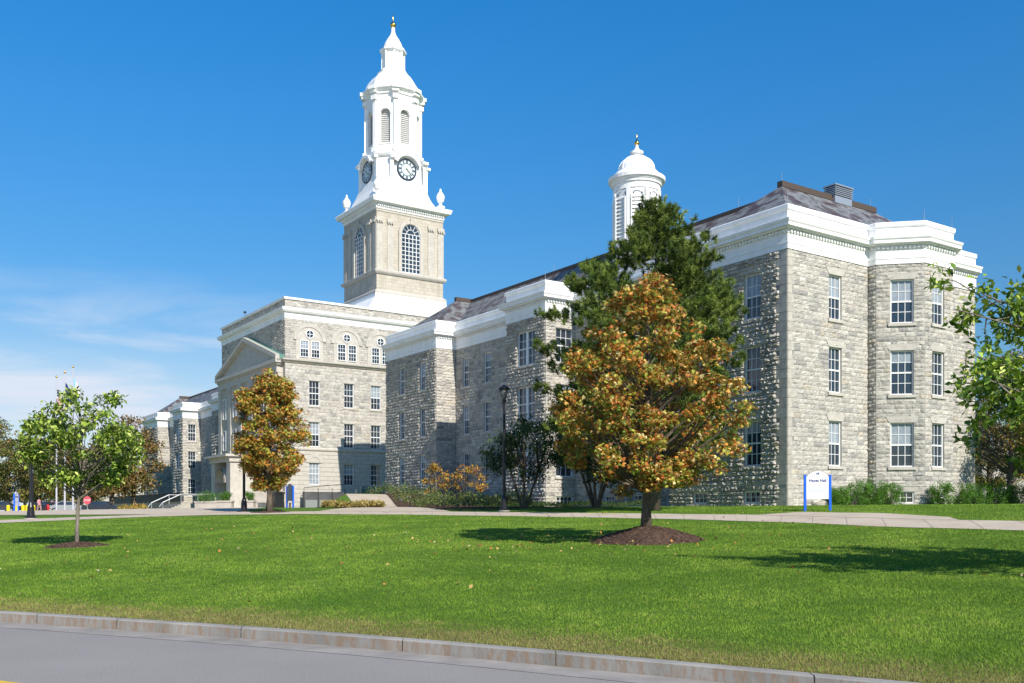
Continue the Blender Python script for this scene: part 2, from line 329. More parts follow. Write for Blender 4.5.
# grass blades
def inpoly(x,y,poly):
    c=np.zeros(len(x),bool); n=len(poly)
    for i in range(n):
        x1,y1=poly[i]; x2,y2=poly[i-1]
        if y1==y2: continue
        m=((y1>y)!=(y2>y))&(x<(x2-x1)*(y-y1)/(y2-y1)+x1); c^=m
    return c
PATHPOLY=NEAR+FAR[::-1]
MOUNDS=[(3.72,26.6,1.55,.42),(-13.1,29.2,.9,.12),(-14.3,57.2,1.2,.08)]   # mulch rings (x,y,r,h)
def blades(n):
    Y=8*np.exp(RNG.random(n)*math.log(52/8)); X=(RNG.random(n)*2-1)*(.56*Y+1.5)
    d=(Y-ker(X))*.86; keep=(d>.03)&(~inpoly(X,Y,PATHPOLY))&(~inpoly(X,Y,[(10.2,40.2),(13.0,35.2),(14.9,32.2),(15.5,34.4),(14.6,38.2),(12.4,41.4)]))
    for mx,my,r,h in MOUNDS: keep&=np.hypot((X-mx),(Y-my)/(1.0))>r*.97+.15*np.sin(np.arctan2(Y-my,X-mx)*5+mx)
    X,Y,d=X[keep],Y[keep],d[keep]; n=len(X); Z=zt(X,Y)-.006
    cl=np.sin(X*1.3+np.sin(Y*.9)*2)*np.sin(Y*1.1+np.sin(X*.7)*2); cl2=np.sin(X*4.1+2*np.sin(Y*3))*np.sin(Y*3.7+2*np.sin(X*2.3))
    h=(.016+.026*RNG.random(n))*(1+.3*cl2); wd=.0042*Y/10*(.7+.6*RNG.random(n))+.001
    a=RNG.random(n)*2*math.pi; le=.6*h*RNG.random(n); b=RNG.random(n)*2*math.pi
    base=np.stack([X,Y,Z],1); sx=np.stack([np.cos(a)*wd,np.sin(a)*wd,np.zeros(n)],1)
    le=le*1.5; tip=base+np.stack([np.cos(b)*le,np.sin(b)*le,h],1)
    v=np.stack([base-sx,base+sx,tip],1).reshape(-1,3); f=np.arange(3*n).reshape(-1,3)
    g0=np.array((.09,.19,.015)); g1=np.array((.29,.42,.05)); dry=np.array((.33,.27,.11))
    cl3=np.sin(X*.55+3*np.sin(Y*.31))*np.sin(Y*.8+1.5*np.sin(X*.9)); t=np.clip(.12+RNG.random(n)*.62+.16*cl+.16*cl2+.26*cl3,0,1)[:,None]; c=g0*(1-t)+g1*t
    td=((RNG.random(n)<np.clip(1.15-d/1.15+.45*cl2+.2*cl,0.015+.12*(cl3>.55)*(cl2>.3),.85)))[:,None]*(.55+.45*RNG.random((n,1))); c=c*(1-td)+dry*td
    return raw('lawn_grass',v,f,np.repeat(c,3,0),M['grass'])
tag(blades(800000),'short mown green grass blades covering the sloping lawn','grass',kind='stuff')
# mulch mounds
for i,(mx,my,r,h) in enumerate(MOUNDS):
    q=Q(); n=40; rings=[]
    for k,t in enumerate(np.linspace(1.08,0.02,12)):
        rg=[]
        for j in range(n):
            A=j*2*math.pi/n; rr=r*t*(1+.06*math.sin(A*3+i)+.04*math.sin(A*7)); X=mx+rr*math.cos(A); Y=my+rr*math.sin(A)
            rg.append((X,Y,zf(X,Y)+h*(1-min(t,1)**1.5)+random.uniform(-.012,.02)-(.03 if k==0 else 0)))
        rings.append(rg)
    q.loop_stack(rings,0,False,True); n2=[1500,260,100][i]
    A=RNG.random(n2)*2*math.pi; R=np.sqrt(RNG.random(n2)); 
    for a_,r_ in zip(A,R):
        X=mx+r*r_*math.cos(a_); Y=my+r*r_*math.sin(a_); z=zf(X,Y)+h*(1-r_**1.5); s=random.uniform(.03,.07); b_=random.uniform(0,6.3); c=random.uniform(.5,1.6)
        q.add([(X,Y,z),(X+s*math.cos(b_),Y+s*math.sin(b_),z+.02),(X+s*math.cos(b_+.5),Y+s*math.sin(b_+.5),z+.035)],[(0,1,2)],1,(.11*c,.07*c,.05*c))
    o=q.build('mulch_mound',['mulch','needle'])
    tag(o,['large brown mulch mound round the trunk of the big orange tree on the lawn','thin mulch ring under the small green tree on the left lawn','thin mulch ring under the reddish tree before the portico'][i],'mulch','mulch rings under lawn trees')

# ================= BUILDING =================
hall=empty('college_hall',(P0[0],P0[1],0),ROT,'long grey stone college hall with white cornice, clock tower and domed cupola','building')
def P(a,b,z): return (b,a,z)
STC=[((.49,.46,.405),5),((.46,.43,.38),4),((.42,.40,.36),2.6),((.335,.32,.295),1.2),((.53,.50,.44),2.2),((.47,.42,.34),.5)]
STW=np.array([s[1] for s in STC])/sum(s[1] for s in STC); STCOL=np.array([s[0] for s in STC])
def frame(p0,p1):
    p0=np.array(p0,float); p1=np.array(p1,float); d=p1-p0; Ln=np.hypot(*d); d/=Ln; n=np.array((d[1],-d[0])); return p0,d,n,Ln
def pt(fr,s,t,z): o,d,n,_=fr; return np.array((o[0]+d[0]*s+n[0]*t,o[1]+d[1]*s+n[1]*t,z))
def stone_cell(q,fr,s0,s1,z0,z1,rough=.07,mi=0,col=None,smooth=False):
    g=.008; s0+=g;s1-=g;z0+=g;z1-=g
    if s1-s0<.03 or z1-z0<.03: return
    nu,nv=(3,2) if smooth else ((8 if s1-s0>.45 else 6,5) if rough>.08 else (6 if s1-s0>.5 else 4,4))
    us=np.linspace(0,1,nu); vs_=np.linspace(0,1,nv)
    if not smooth: us[1:-1]+=RNG.normal(0,.04,nu-2); vs_[1:-1]+=RNG.normal(0,.06,nv-2)
    T=np.full((nv,nu),.004); hf=1.0
    if smooth: T[:]=.03
    else:
        tilt=RNG.normal(0,.3,2); inner=rough*(.15+1.55*RNG.random((nv-2,nu-2)))+rough*.35*(tilt[0]*(us[None,1:-1]-.5)*2+tilt[1]*(vs_[1:-1,None]-.5)*2)
        T[1:-1,1:-1]=np.clip(inner,.012,.2); T[0,:]=.006+rough*.3*RNG.random(nu);T[-1,:]=.006+rough*.3*RNG.random(nu); T[:,0]=rough*.4*RNG.random(nv); T[:,-1]=rough*.4*RNG.random(nv) 
    o,d,n,_=fr; SS=s0+(s1-s0)*us[None,:]+0*T; ZZ=z0+(z1-z0)*vs_[:,None]+0*T
    v=np.stack([o[0]+d[0]*SS+n[0]*T,o[1]+d[1]*SS+n[1]*T,ZZ],-1).reshape(-1,3)
    idx=np.arange(nu*nv).reshape(nv,nu); f=np.stack([idx[:-1,:-1],idx[:-1,1:],idx[1:,1:],idx[1:,:-1]],-1).reshape(-1,4)
    if col is None:
        c=STCOL[RNG.choice(len(STCOL),p=STW)]*(.9+.2*RNG.random())
    else: c=np.array(col)*(.94+.12*RNG.random())
    q.add(v,[tuple(r) for r in f],mi,c)
    if smooth:
        for (a,b) in (((s0,z0),(s1,z0)),((s1,z0),(s1,z1)),((s1,z1),(s0,z1)),((s0,z1),(s0,z0))):
            q.quad(pt(fr,a[0],0,a[1]),pt(fr,b[0],0,b[1]),pt(fr,b[0],.03,b[1]),pt(fr,a[0],.03,a[1]),mi,c)
def panel(q,p0,p1,z0,z1,ops=(),course=.25,rough=.07,quoinL=0,quoinR=0,lmin=.28,lmax=.85,stones=True,rev=.26,lintel=True,zsplit=()):
    """wall face with openings; ops: (s0,s1,z0,z1). mats: 0 stone 1 mortar 2 dressed"""
    fr=frame(p0,p1); Ln=fr[3]
    zb=sorted(set([z0,z1]+[o[2] for o in ops]+[o[3] for o in ops]+list(zsplit))); zb=[z for z in zb if z0<=z<=z1]
    for za,zc in zip(zb[:-1],zb[1:]):
        cuts=sorted([(o[0],o[1]) for o in ops if o[2]<zc-1e-4 and o[3]>za+1e-4]); seg=[];s=0
        for c in cuts: seg.append((s,c[0])); s=c[1]
        seg.append((s,Ln))
        for a,b in seg:
            if b-a<.01: continue
            q.quad(pt(fr,a,0,za),pt(fr,b,0,za),pt(fr,b,0,zc),pt(fr,a,0,zc),1)
        if not stones: continue
        nr=max(1,round((zc-za)/course)); zs=np.linspace(za,zc,nr+1)
        for r in range(nr):
            for a,b in seg:
                s=a; e=b
                if a==0 and quoinL: s=a+(quoinL if (int(zs[r]/.6)%2) else quoinL*.72)
                if b==Ln and quoinR: e=b-(quoinR if (int(zs[r]/.6)%2) else quoinR*.72)
                while s<e-.01:
                    l=random.uniform(lmin,lmax)
                    if e-s-l<lmin*.7: l=e-s
                    stone_cell(q,fr,s,min(s+l,e),zs[r],zs[r+1],rough); s+=l
                if a==0 and quoinL and r%2==0: stone_cell(q,fr,0,(quoinL if (int(zs[r]/.6)%2) else quoinL*.72),zs[r],zs[min(r+2,nr)],0,0,(.47,.44,.385),True)
                if b==Ln and quoinR and r%2==0: stone_cell(q,fr,Ln-(quoinR if (int(zs[r]/.6)%2) else quoinR*.72),Ln,zs[r],zs[min(r+2,nr)],0,0,(.47,.44,.385),True)
    for (a,b,c,d_) in ops:
        R=-rev
        q.quad(pt(fr,a,0,c),pt(fr,a,R,c),pt(fr,a,R,d_),pt(fr,a,0,d_),2); q.quad(pt(fr,b,0,c),pt(fr,b,R,c),pt(fr,b,R,d_),pt(fr,b,0,d_),2)
        q.quad(pt(fr,a,0,d_),pt(fr,b,0,d_),pt(fr,b,R,d_),pt(fr,a,R,d_),2); q.quad(pt(fr,a,0,c),pt(fr,b,0,c),pt(fr,b,R,c),pt(fr,a,R,c),2)
        if lintel:
            o,d,n,_=fr; D=np.array((d[0],d[1],0)); NN=np.array((n[0],n[1],0))
            h=.36 if d_-c>1.2 else .26
            if d_+h<z1-.02:
                lo=pt(fr,a,.0,d_+.002); e=.22
                pf=[(a-.06,d_+.002),(b+.06,d_+.002),(b+.06+e,d_+h),(a-.06-e,d_+h)]
                v=[pt(fr,s_,.0,z_) for s_,z_ in pf]+[pt(fr,s_,.04,z_) for s_,z_ in pf]
                q.add(v,[(4,5,6,7),(0,1,5,4),(1,2,6,5),(2,3,7,6),(3,0,4,7)],2)
            q.box(pt(fr,a-.14,-.06,c-.17),D*(b-a+.28),NN*.16,(0,0,.168),2)
    return fr
WM={}
def win_meshes(wd,ht,cols,rows,kind='sash'):
    key=(round(wd,2),round(ht,2),cols,rows,kind)
    if key in WM: return WM[key]
    q=Q(); fw=.075; fd=.10
    def bx(x0,z0,x1,z1,y0,y1): q.abox(x0,y0,z0,x1,y1,z1)
    bx(0,0,fw,ht,0,fd); bx(wd-fw,0,wd,ht,0,fd); bx(fw,0,wd-fw,fw,0,fd); bx(fw,ht-fw,wd-fw,ht,0,fd)
    iw=wd-2*fw; ih=ht-2*fw
    if kind=='sash': bx(fw,ht/2-.045,wd-fw,ht/2+.045,.015,.075)
    mw=.034
    for c in range(1,cols): x=fw+iw*c/cols; bx(x-mw/2,fw,x+mw/2,ht-fw,.02,.055)
    for r in range(1,rows):
        if kind=='sash' and r*2==rows: continue
        z=fw+ih*r/rows; bx(fw,z-mw/2,wd-fw,z+mw/2,.022,.052)
    if kind=='double': bx(wd/2-.14,0,wd/2+.14,ht,0,.12); bx(fw,ht/2-.045,wd-fw,ht/2+.045,.015,.075)
    f=q.build('window_frame_src','frame'); mf=f.data; bpy.data.objects.remove(f)
    q=Q(); q.abox(fw*.5,.004,fw*.5,wd-fw*.5,.018,ht-fw*.5); g=q.build('g','glass'); mg=g.data; bpy.data.objects.remove(g)
    q=Q(); q.abox(fw*.9,.0185,ht*.52,wd-fw*.9,.0215,ht-fw*.9); g=q.build('g','blind'); mb=g.data; bpy.data.objects.remove(g)
    q=Q(); q.abox(fw*.9,.0185,fw*.9,wd-fw*.9,.0215,ht-fw*.9); g=q.build('g','blind'); mb2=g.data; bpy.data.objects.remove(g)
    q=Q(); q.abox(fw*.9,.0185,ht*.72,wd-fw*.9,.0215,ht-fw*.9); g=q.build('g','blind'); mb3=g.data; bpy.data.objects.remove(g)
    WM[key]=(mf,mg,mb,mb2,mb3); return WM[key]
NW=[0]
def window(parent,fr,s0,s1,z0,z1,cols=3,rows=4,rev=.2,kind='sash',blind=0):
    mf,mg,mb,mb2,mb3=win_meshes(s1-s0,z1-z0,cols,rows,kind); NW[0]+=1
    o=bpy.data.objects.new('window',mf); COL.objects.link(o); o.parent=parent
    # local x runs backwards along the wall so that local y is the outward normal
    p=pt(fr,s1,-rev,z0); o.location=p; d=-fr[1]; o.rotation_euler=(0,0,math.atan2(d[1],d[0]))
    if abs((-d[1]*fr[2][0]+d[0]*fr[2][1])-1)>.01:
        o.location=pt(fr,s0,-rev,z0); o.rotation_euler=(0,0,math.atan2(-d[1],-d[0]))
    g=bpy.data.objects.new('glass',mg); COL.objects.link(g); g.parent=o
    if blind:
        g=bpy.data.objects.new('blind',{1:mb,2:mb2,3:mb3}[blind]); COL.objects.link(g); g.parent=o
    return o
R1=(12.68,15.22); R2=(8.52,11.1); R3=(4.33,6.9); RB=(2.22,2.9)
ROWS=[R1,R2,R3]
def face(q,parent,p0,p1,z0,z1,wins,basement=True,mir=False,course=.25,rough=.07,quoinL=0,quoinR=0,rows=ROWS,stones=True,glaze=True,bas=None,blinds=None,kind='sash',cols=3):
    """wins: list of (s0,s1) measured from p0"""
    Ln=math.hypot(p1[0]-p0[0],p1[1]-p0[1])
    ops=[(a,b,r[0],r[1]) for a,b in wins for r in rows]
    bb=(bas if bas is not None else wins) if basement else []
    ops+= [(a,b,RB[0],RB[1]) for a,b in bb]
    fr=panel(q,p0,p1,z0,z1,ops,course,rough,quoinL,quoinR,stones=stones,zsplit=(3.25,))
    if glaze:
        k=0
        for (a,b,c,d) in ops:
            k+=1
            if d-c>1.5: window(parent,fr,a,b,c,d,cols if kind!='double' else 4,4,kind=kind,blind=(blinds or {}).get((round(a,1),c),(0,1,0,3,0,0,3,0,0)[(k*7+int(p0[1]*3)+int(p0[0]*5))%9]))
            else: window(parent,fr,a,b,c,d,3 if b-a<1.4 else 4,2,rev=.14,kind='base')
    return fr
def offset_poly(pts,off,closed=True):
    n=len(pts); out=[]
    for i in range(n):
        p=np.array(pts[i],float); a=np.array(pts[i-1],float); b=np.array(pts[(i+1)%n],float)
        d1=(p-a); d2=(b-p)
        if not closed and i==0: d1=d2
        if not closed and i==n-1: d2=d1
        d1=d1/np.hypot(*d1); d2=d2/np.hypot(*d2); n1=np.array((d1[1],-d1[0])); n2=np.array((d2[1],-d2[0])); m=n1+n2; m=m/(m@n1) if abs(m@n1)>.2 else m/.2
        out.append(p+m*off)
    return out
PROF=[(.0,16.12),(.07,16.12),(.07,16.42),(.10,16.42),(.10,16.46),(.08,16.46),(.08,16.95),(.12,16.97),(.12,17.16),(.30,17.17),(.34,17.25),(.46,17.26),(.46,17.42),(.52,17.50),(.55,17.62),(.1,17.70),(.04,17.72),(.04,18.25),(.1,18.26),(.14,18.33),(.14,18.50),(.1,18.55),(-.45,18.55),(-.45,17.9)]
def entablature(name,pts,prof,parent,closed=False,dent=(17.0,17.14,.12,.22),dent_skip=(),mats='white'):
    q=Q(); rings=[[tuple(p)+(z,) for p in offset_poly(pts,o,closed)] for o,z in prof]; n=len(pts)
    for i in range(len(rings)-1):
        for j in range(n if closed else n-1):
            k=(j+1)%n; q.quad(rings[i][j],rings[i][k],rings[i+1][k],rings[i+1][j])
    if not closed and prof[0][1]<17 and prof[-1][0]<0:
        for k in (0,n-1): q.add([r[k] for r in rings],[tuple(range(len(rings)))])
    if dent:
        for j in range(n if closed else n-1):
            fr=frame(pts[j],pts[(j+1)%n]); L_=fr[3]; m=int(L_/.24)
            if m<1 or j in dent_skip: continue
            for i in range(m):
                s=(i+.5)*L_/m; D=np.array((*fr[1],0)); NN=np.array((*fr[2],0)); q.box(pt(fr,s-.065,dent[2]-.01,dent[0]),D*.13,NN*(dent[3]-dent[2]),(0,0,dent[1]-dent[0]))
    return q.build(name,mats,parent)
WING=[(0,0),(7.1,0),(7.1,-.54),(9.0,-2.44),(11.84,-2.44),(13.74,-.54),(13.74,0),(18.4,0),(18.4,9.19),(11,9.19),(11,20),(11,30),(11,48),(0,48),(0,38.44),(2,38.44),(2,26.36),(-.7,26.36),(-.7,21.37),(2,21.37),(2,9.19),(0,9.19)]
GZ=1.9
q=Q()
def seg(i): return WING[i],WING[(i+1)%len(WING)]
n_=len(WING); i_=0
fr=face(q,hall,*seg(0),GZ,16.12,[(3.53,4.65)],quoinL=.5,rough=.034,basement=False,blinds={(3.5,R1[0]):1,(3.5,R2[0]):0,(3.5,R3[0]):1})
face(q,hall,*seg(1),GZ,16.12,[],basement=False,rough=.06)
face(q,hall,*seg(2),GZ,16.12,[(.80,2.08)],rough=.036,bas=[(.95,2.1)],blinds={(.8,R1[0]):1})
face(q,hall,*seg(3),GZ,16.12,[(.72,1.93)],rough=.036,bas=[(.85,2.15)],blinds={(.7,R1[0]):1})
face(q,hall,*seg(4),GZ,16.12,[(.8,2.0)],rough=.036,glaze=False,basement=False,stones=False)
face(q,hall,*seg(5),GZ,16.12,[],basement=False)
face(q,hall,*seg(6),GZ,16.12,[],rough=.036,basement=False)
for i in (7,8,9,10,11,12): face(q,hall,*seg(i),GZ,16.12,[],basement=False,stones=False)
# dark front: segments run from a=48 down to 0
face(q,hall,*seg(13),GZ,16.12,[(48-45.3,48-44.25),(48-41.35,48-40.3)],basement=False,rough=.09)
face(q,hall,*seg(14),GZ,16.12,[],basement=False,rough=.05)
face(q,hall,*seg(15),GZ,16.12,[(.9+.35*0,2.05),(38.44-33.85,38.44-32.7),(38.44-29.9,38.44-28.8)][1:]+[(38.44-37.25,38.44-36.15)],bas=[(38.44-33.85,38.44-32.7)],rough=.06)
face(q,hall,*seg(16),GZ,16.12,[],basement=False)
face(q,hall,*seg(17),GZ,16.12,[(26.36-24.95,26.36-22.6)],bas=[(26.36-24.4,26.36-23.2)],rough=.10,kind='double')
face(q,hall,*seg(18),GZ,16.12,[(.95,2.5)],bas=[(.95,2.5)],rough=.05)
face(q,hall,*seg(19),GZ,16.12,[(21.37-17.95,21.37-16.9),(21.37-14.9,21.37-13.7),(21.37-11.6,21.37-10.5)],rough=.06)
face(q,hall,*seg(20),GZ,16.12,[],basement=False)
face(q,hall,*seg(21),GZ,16.12,[(9.19-7.15,9.19-6.0),(9.19-3.1,9.19-1.87)],rough=.10,quoinR=.75)
# water table
for i in (0,2,3,6,13,14,15,17,18,19,21):
    fr=frame(*seg(i)); q.box(pt(fr,0,.0,3.2),np.array((*fr[1],0))*fr[3],np.array((*fr[2],0))*.05,(0,0,.1),2)
# downpipe near the middle pavilion
wall_o=q.build('wall',['stone','mortar','dressed'],hall)
FR=[WING[i] for i in list(range(13,22))+list(range(0,8))]
entablature('cornice',FR,PROF,hall)
q=Q(); q.abox(1.82,26.52,5,1.96,26.66,15.9); q.build('downpipe','dark',hall)
def rf(q,*pts,mi=0): q.add([P(*p) for p in pts],[tuple(range(len(pts)))],mi)
def wing_roof(par,mir=False):
    q=Q(); T=(lambda a:140.4-a) if mir else (lambda a:a)
    def r(*pts,mi=0): rf(q,*[(T(a),b,z) for a,b,z in pts],mi=mi)
    zb=18.0; zr=21.78
    r((0,0,zb),(0,18.4,zb),(4.6,14.0,zr),(4.6,5.0,zr)); r((0,0,zb),(4.6,5.0,zr),(9.19,0,zb)); r((9.19,0,zb),(4.6,5.0,zr),(4.6,6.5,zr),(9.19,2,zb))
    r((0,18.4,zb),(9.19,18.4,zb),(4.6,14.0,zr)); r((9.19,18.4,zb),(9.19,11,zb),(4.6,6.5,zr),(4.6,14.0,zr))
    r((9.19,2,zb),(4.6,6.5,zr),(43.2,6.5,zr),(38.6,2,zb)); r((4.6,6.5,zr),(43.2,6.5,zr),(43.2,11,zb),(9,11,zb))
    r((38.44,0,zb),(43.2,5.0,zr),(48,0,zb)); r((38.44,0,zb),(38.44,2,zb),(43.2,6.5,zr),(43.2,5.0,zr)); r((48,0,zb),(43.2,5.0,zr),(43.2,6.5,zr),(48,11,zb)); r((43.2,6.5,zr),(43.2,11,zb),(48,11,zb))
    r((21.37,-.7,zb-.1),(26.36,-.7,zb-.1),(26.36,2,zb+.3),(21.37,2,zb+.3))
    def cap(a0,b0,a1,b1,z=21.78,wd=.2,h=.34,mi=1):
        a0,a1=T(a0),T(a1); x0,x1=sorted((b0,b1)); y0,y1=sorted((a0,a1)); q.abox(x0-wd,y0-wd,z-.12,x1+wd,y1+wd,z+h-.1,mi)
    cap(4.6,5.0,4.6,14.0); cap(43.2,5.0,43.2,6.9); cap(5.0,6.5,42.9,6.5,h=.26,wd=.15)
    ro=q.build('roof',['slate','cap'],par)
    q=Q(); bb=(9.6,11.3)
    if not mir:
        q.abox(bb[0],4.2,21.5,bb[1],5.0,21.95)
        for k in range(5): q.abox(bb[0]-.05,4.15,22.0+.12*k,bb[1]+.05,5.05,22.05+.12*k)
        q.abox(bb[0]+.1,4.25,21.9,bb[1]-.1,4.95,22.6,1); q.abox(bb[0]-.1,4.1,22.6,bb[1]+.1,5.1,22.68)
        q.build('roof_vent',['steel','dark'],ro)
wing_roof(hall)
# lightning rods
def rods(par,lst):
    for (a,b,z) in lst:
        q=Q(); q.tube([(0,0,0),(0,0,.75)],[.022,.008],5); o=q.build('lightning_rod','steel',par); o.location=P(a,b,z)
rods(hall,[(4.6,5,21.9),(4.6,13.8,21.9),(0,0,18.5),(-2.4,11.8,18.5),(-2.4,9,18.5),(14,6.5,21.9),(30,6.5,21.9),(21.4,-.7,18.5),(9.5,6.5,21.9)])

# ---- cupola on the wing ridge ----
CA,CB=19.6,6.5
mark_cup=set(bpy.data.objects)
q=Q(); q.lathe((CB,CA,0),[(2.35,21.6),(2.35,22.9),(2.1,23.0),(2.0,23.1),(2.0,27.2)],32)
q.lathe((CB,CA,0),[(1.9,27.2),(2.08,27.22),(2.08,27.7),(2.2,27.72),(2.2,27.9),(2.28,27.92),(2.3,28.06),(2.48,28.08),(2.52,28.36),(2.42,28.42),(2.1,28.6),(1.85,28.85),(1.62,28.95)],40)
cup=q.build('cupola','white',hall,smooth=False)
q=Q(); pr=[(1.62*math.cos(t),29.0+1.25*math.sin(t)) for t in np.linspace(0,1.38,9)]; q.lathe((CB,CA,0),[(1.66,28.9)]+pr+[(.36,30.23),(.36,30.4),(.58,30.46),(.58,30.6),(.3,30.7),(.17,30.9),(.14,31.0),(.12,31.15)],32)
for k in range(12):
    a=k*math.pi/6; q.tube([(CB+1.63*math.cos(t)*math.cos(a),CA+1.63*math.cos(t)*math.sin(a),29.0+1.26*math.sin(t)) for t in np.linspace(0,1.3,8)],.04,5)
q.build('dome','white',cup,smooth=False)
q=Q(); q.lathe((CB,CA,0),[(.02,31.1),(.2,31.2),(.24,31.32),(.16,31.45),(.05,31.5),(.03,31.9),(.01,32.2)],12); q.build('finial','gold',cup,smooth=True)
for k in range(8):
    a=k*math.pi/4+.1; cx_,cy_=CB+2.0*math.cos(a),CA+2.0*math.sin(a); d=np.array((-math.sin(a),math.cos(a))); fr=(np.array((cx_,cy_))-d*.5,d,np.array((math.cos(a),math.sin(a))),1.0)
    q=Q()
    for z in np.arange(23.4,26.6,.3):
        v=[pt(fr,.02,.0,z+.22),pt(fr,.98,.0,z+.22),pt(fr,.98,.1,z+.02),pt(fr,.02,.1,z+.02)]; v2=[p+np.array((0,0,.05)) for p in v]; q.add(v+v2,[(0,1,2,3),(4,5,6,7),(2,3,7,6),(0,1,5,4)])
    q.quad(pt(fr,0,-.03,23.3),pt(fr,1,-.03,23.3),pt(fr,1,-.03,26.9),pt(fr,0,-.03,26.9),1)
    for j in range(9):
        t0,t1=j*math.pi/9,(j+1)*math.pi/9
        A=[pt(fr,.5-.5*math.cos(t),.14,26.5+.5*math.sin(t)) for t in (t0,t1)]+[pt(fr,.5-.6*math.cos(t),.14,26.5+.62*math.sin(t)) for t in (t1,t0)]
        q.add(A,[(0,1,2,3)])
    q.box(pt(fr,-.1,0,23.2),np.array((*fr[1],0))*.1,np.array((*fr[2],0))*.16,(0,0,3.35)); q.box(pt(fr,1,0,23.2),np.array((*fr[1],0))*.1,np.array((*fr[2],0))*.16,(0,0,3.35))
    q.build('louvre',['white','signg'],cup)
    a2=a+math.pi/8; q=Q(); fr2=(np.array((CB+2.02*math.cos(a2),CA+2.02*math.sin(a2))),np.array((-math.sin(a2),math.cos(a2))),np.array((math.cos(a2),math.sin(a2))),1)
    q.box(pt(fr2,-.16,-.1,23.1),np.array((*fr2[1],0))*.32,np.array((*fr2[2],0))*.26,(0,0,4.1)); q.build('pilaster','white',cup)

for o in set(bpy.data.objects)-mark_cup:
    me=o.data
    co=np.empty(len(me.vertices)*3); me.vertices.foreach_get('co',co); co=co.reshape(-1,3); k=.935
    co[:,0]=CB+(co[:,0]-CB)*.85; co[:,1]=CA+(co[:,1]-CA)*.85; co[:,2]=27.24+(co[:,2]-28.95)*k; me.vertices.foreach_set('co',co.ravel()); me.update()
# ---- central block ----
A0,A1=60.,80.4; B0,B1=-5.46,17.3
def uvq(q,fr,s0,s1,z0,z1,t=0,mi=3):
    q.quad(pt(fr,s0,t,z0),pt(fr,s1,t,z0),pt(fr,s1,t,z1),pt(fr,s0,t,z1),mi,(1,1,1),[(s0,z0,0),(s1,z0,0),(s1,z1,0),(s0,z1,0)])
def rusticated(q,fr,s0,s1,z0,z1,ops=(),ch=.46):
    zb=sorted(set([z0,z1]+[o[2] for o in ops]+[o[3] for o in ops]))
    z=z0; zs=[]
    for za,zc in zip(zb[:-1],zb[1:]):
        nr=max(1,round((zc-za)/ch)); e=np.linspace(za,zc,nr+1)
        for r in range(nr):
            cuts=sorted([(o[0],o[1]) for o in ops if o[2]<e[r+1]-1e-3 and o[3]>e[r]+1e-3]); s=s0
            for c in cuts+[(s1,s1)]:
                if c[0]-s>.02:
                    D=np.array((*fr[1],0)); NN=np.array((*fr[2],0)); cc=random.uniform(.9,1.07)
                    q.quad(pt(fr,s,0,e[r]),pt(fr,c[0],0,e[r]),pt(fr,c[0],0,e[r+1]),pt(fr,s,0,e[r+1]),1)
                    q.box(pt(fr,s,0.002,e[r]+.02),D*(c[0]-s),NN*.022,(0,0,e[r+1]-e[r]-.04),2)
                s=c[1]
    for (a,b,c,d_) in ops:
        R=-.26
        for A,B in (((a,c),(a,d_)),((b,c),(b,d_)),((a,d_),(b,d_)),((a,c),(b,c))):
            q.quad(pt(fr,A[0],.05,A[1]),pt(fr,A[0],R,A[1]),pt(fr,B[0],R,B[1]),pt(fr,B[0],.05,B[1]),2)
def arch_relief(q,fr,sc,zs,r,w_,t0,t1,mi=2,n=14,fill=True,zlow=None):
    """semicircular tympanum + ring standing proud of the wall"""
    an=np.linspace(0,math.pi,n+1)
    if fill:
        q.add([pt(fr,sc,t0,zs)]+[pt(fr,sc+r*math.cos(a),t0,zs+r*math.sin(a)) for a in an],[(0,i+1,i+2) for i in range(n)],mi)
    for i in range(n):
        a,b=an[i],an[i+1]; c=[(r,a),(r,b),(r+w_,b),(r+w_,a)]
        v=[pt(fr,sc+R*math.cos(x),t1,zs+R*math.sin(x)) for R,x in c]+[pt(fr,sc+R*math.cos(x),0,zs+R*math.sin(x)) for R,x in c]
        q.add(v,[(0,1,2,3),(0,1,5,4),(2,3,7,6)],mi)
q=Q()
# bright side (runs b from -5.46), s = b+5.46
fr=frame((B0,A0),(B1,A0)); FBR=fr
cw=[(2.6,3.8),(6.55,7.7),(9.7,10.9),(13,14.2)]
rusticated(q,fr,0,fr[3],1.9,8.2,[(a,b,R3[0]+.3,6.95) for a,b in cw]+[])
for a,b in cw:
    arch_relief(q,fr,(a+b)/2,6.95,(b-a)/2,.30,.06,.11)
for a,b in cw[:]:
    window(hall,fr,a,b,R3[0]+.3,6.95,3,4,blind=2 if a<3 else (1 if a<7 else 0))
panel(q,(B0,A0),(B1,A0),8.55,17.2,[(a,b,*r) for a,b in cw for r in ((8.62,11.2),(12.9,15.5))],course=.34,rough=.03,rev=.2)
for k,(a,b) in enumerate(cw):
    window(hall,fr,a,b,8.62,11.2,3,4,blind=1 if k==0 else 0); window(hall,fr,a,b,12.9,15.5,3,4,blind=1 if k==2 else 0)
panel(q,(B0,A0),(B1,A0),17.62,21.7,[],course=.24,rough=.03,lmin=.3,lmax=.7)
lc=[2.65,6.83,10.8,14.9]
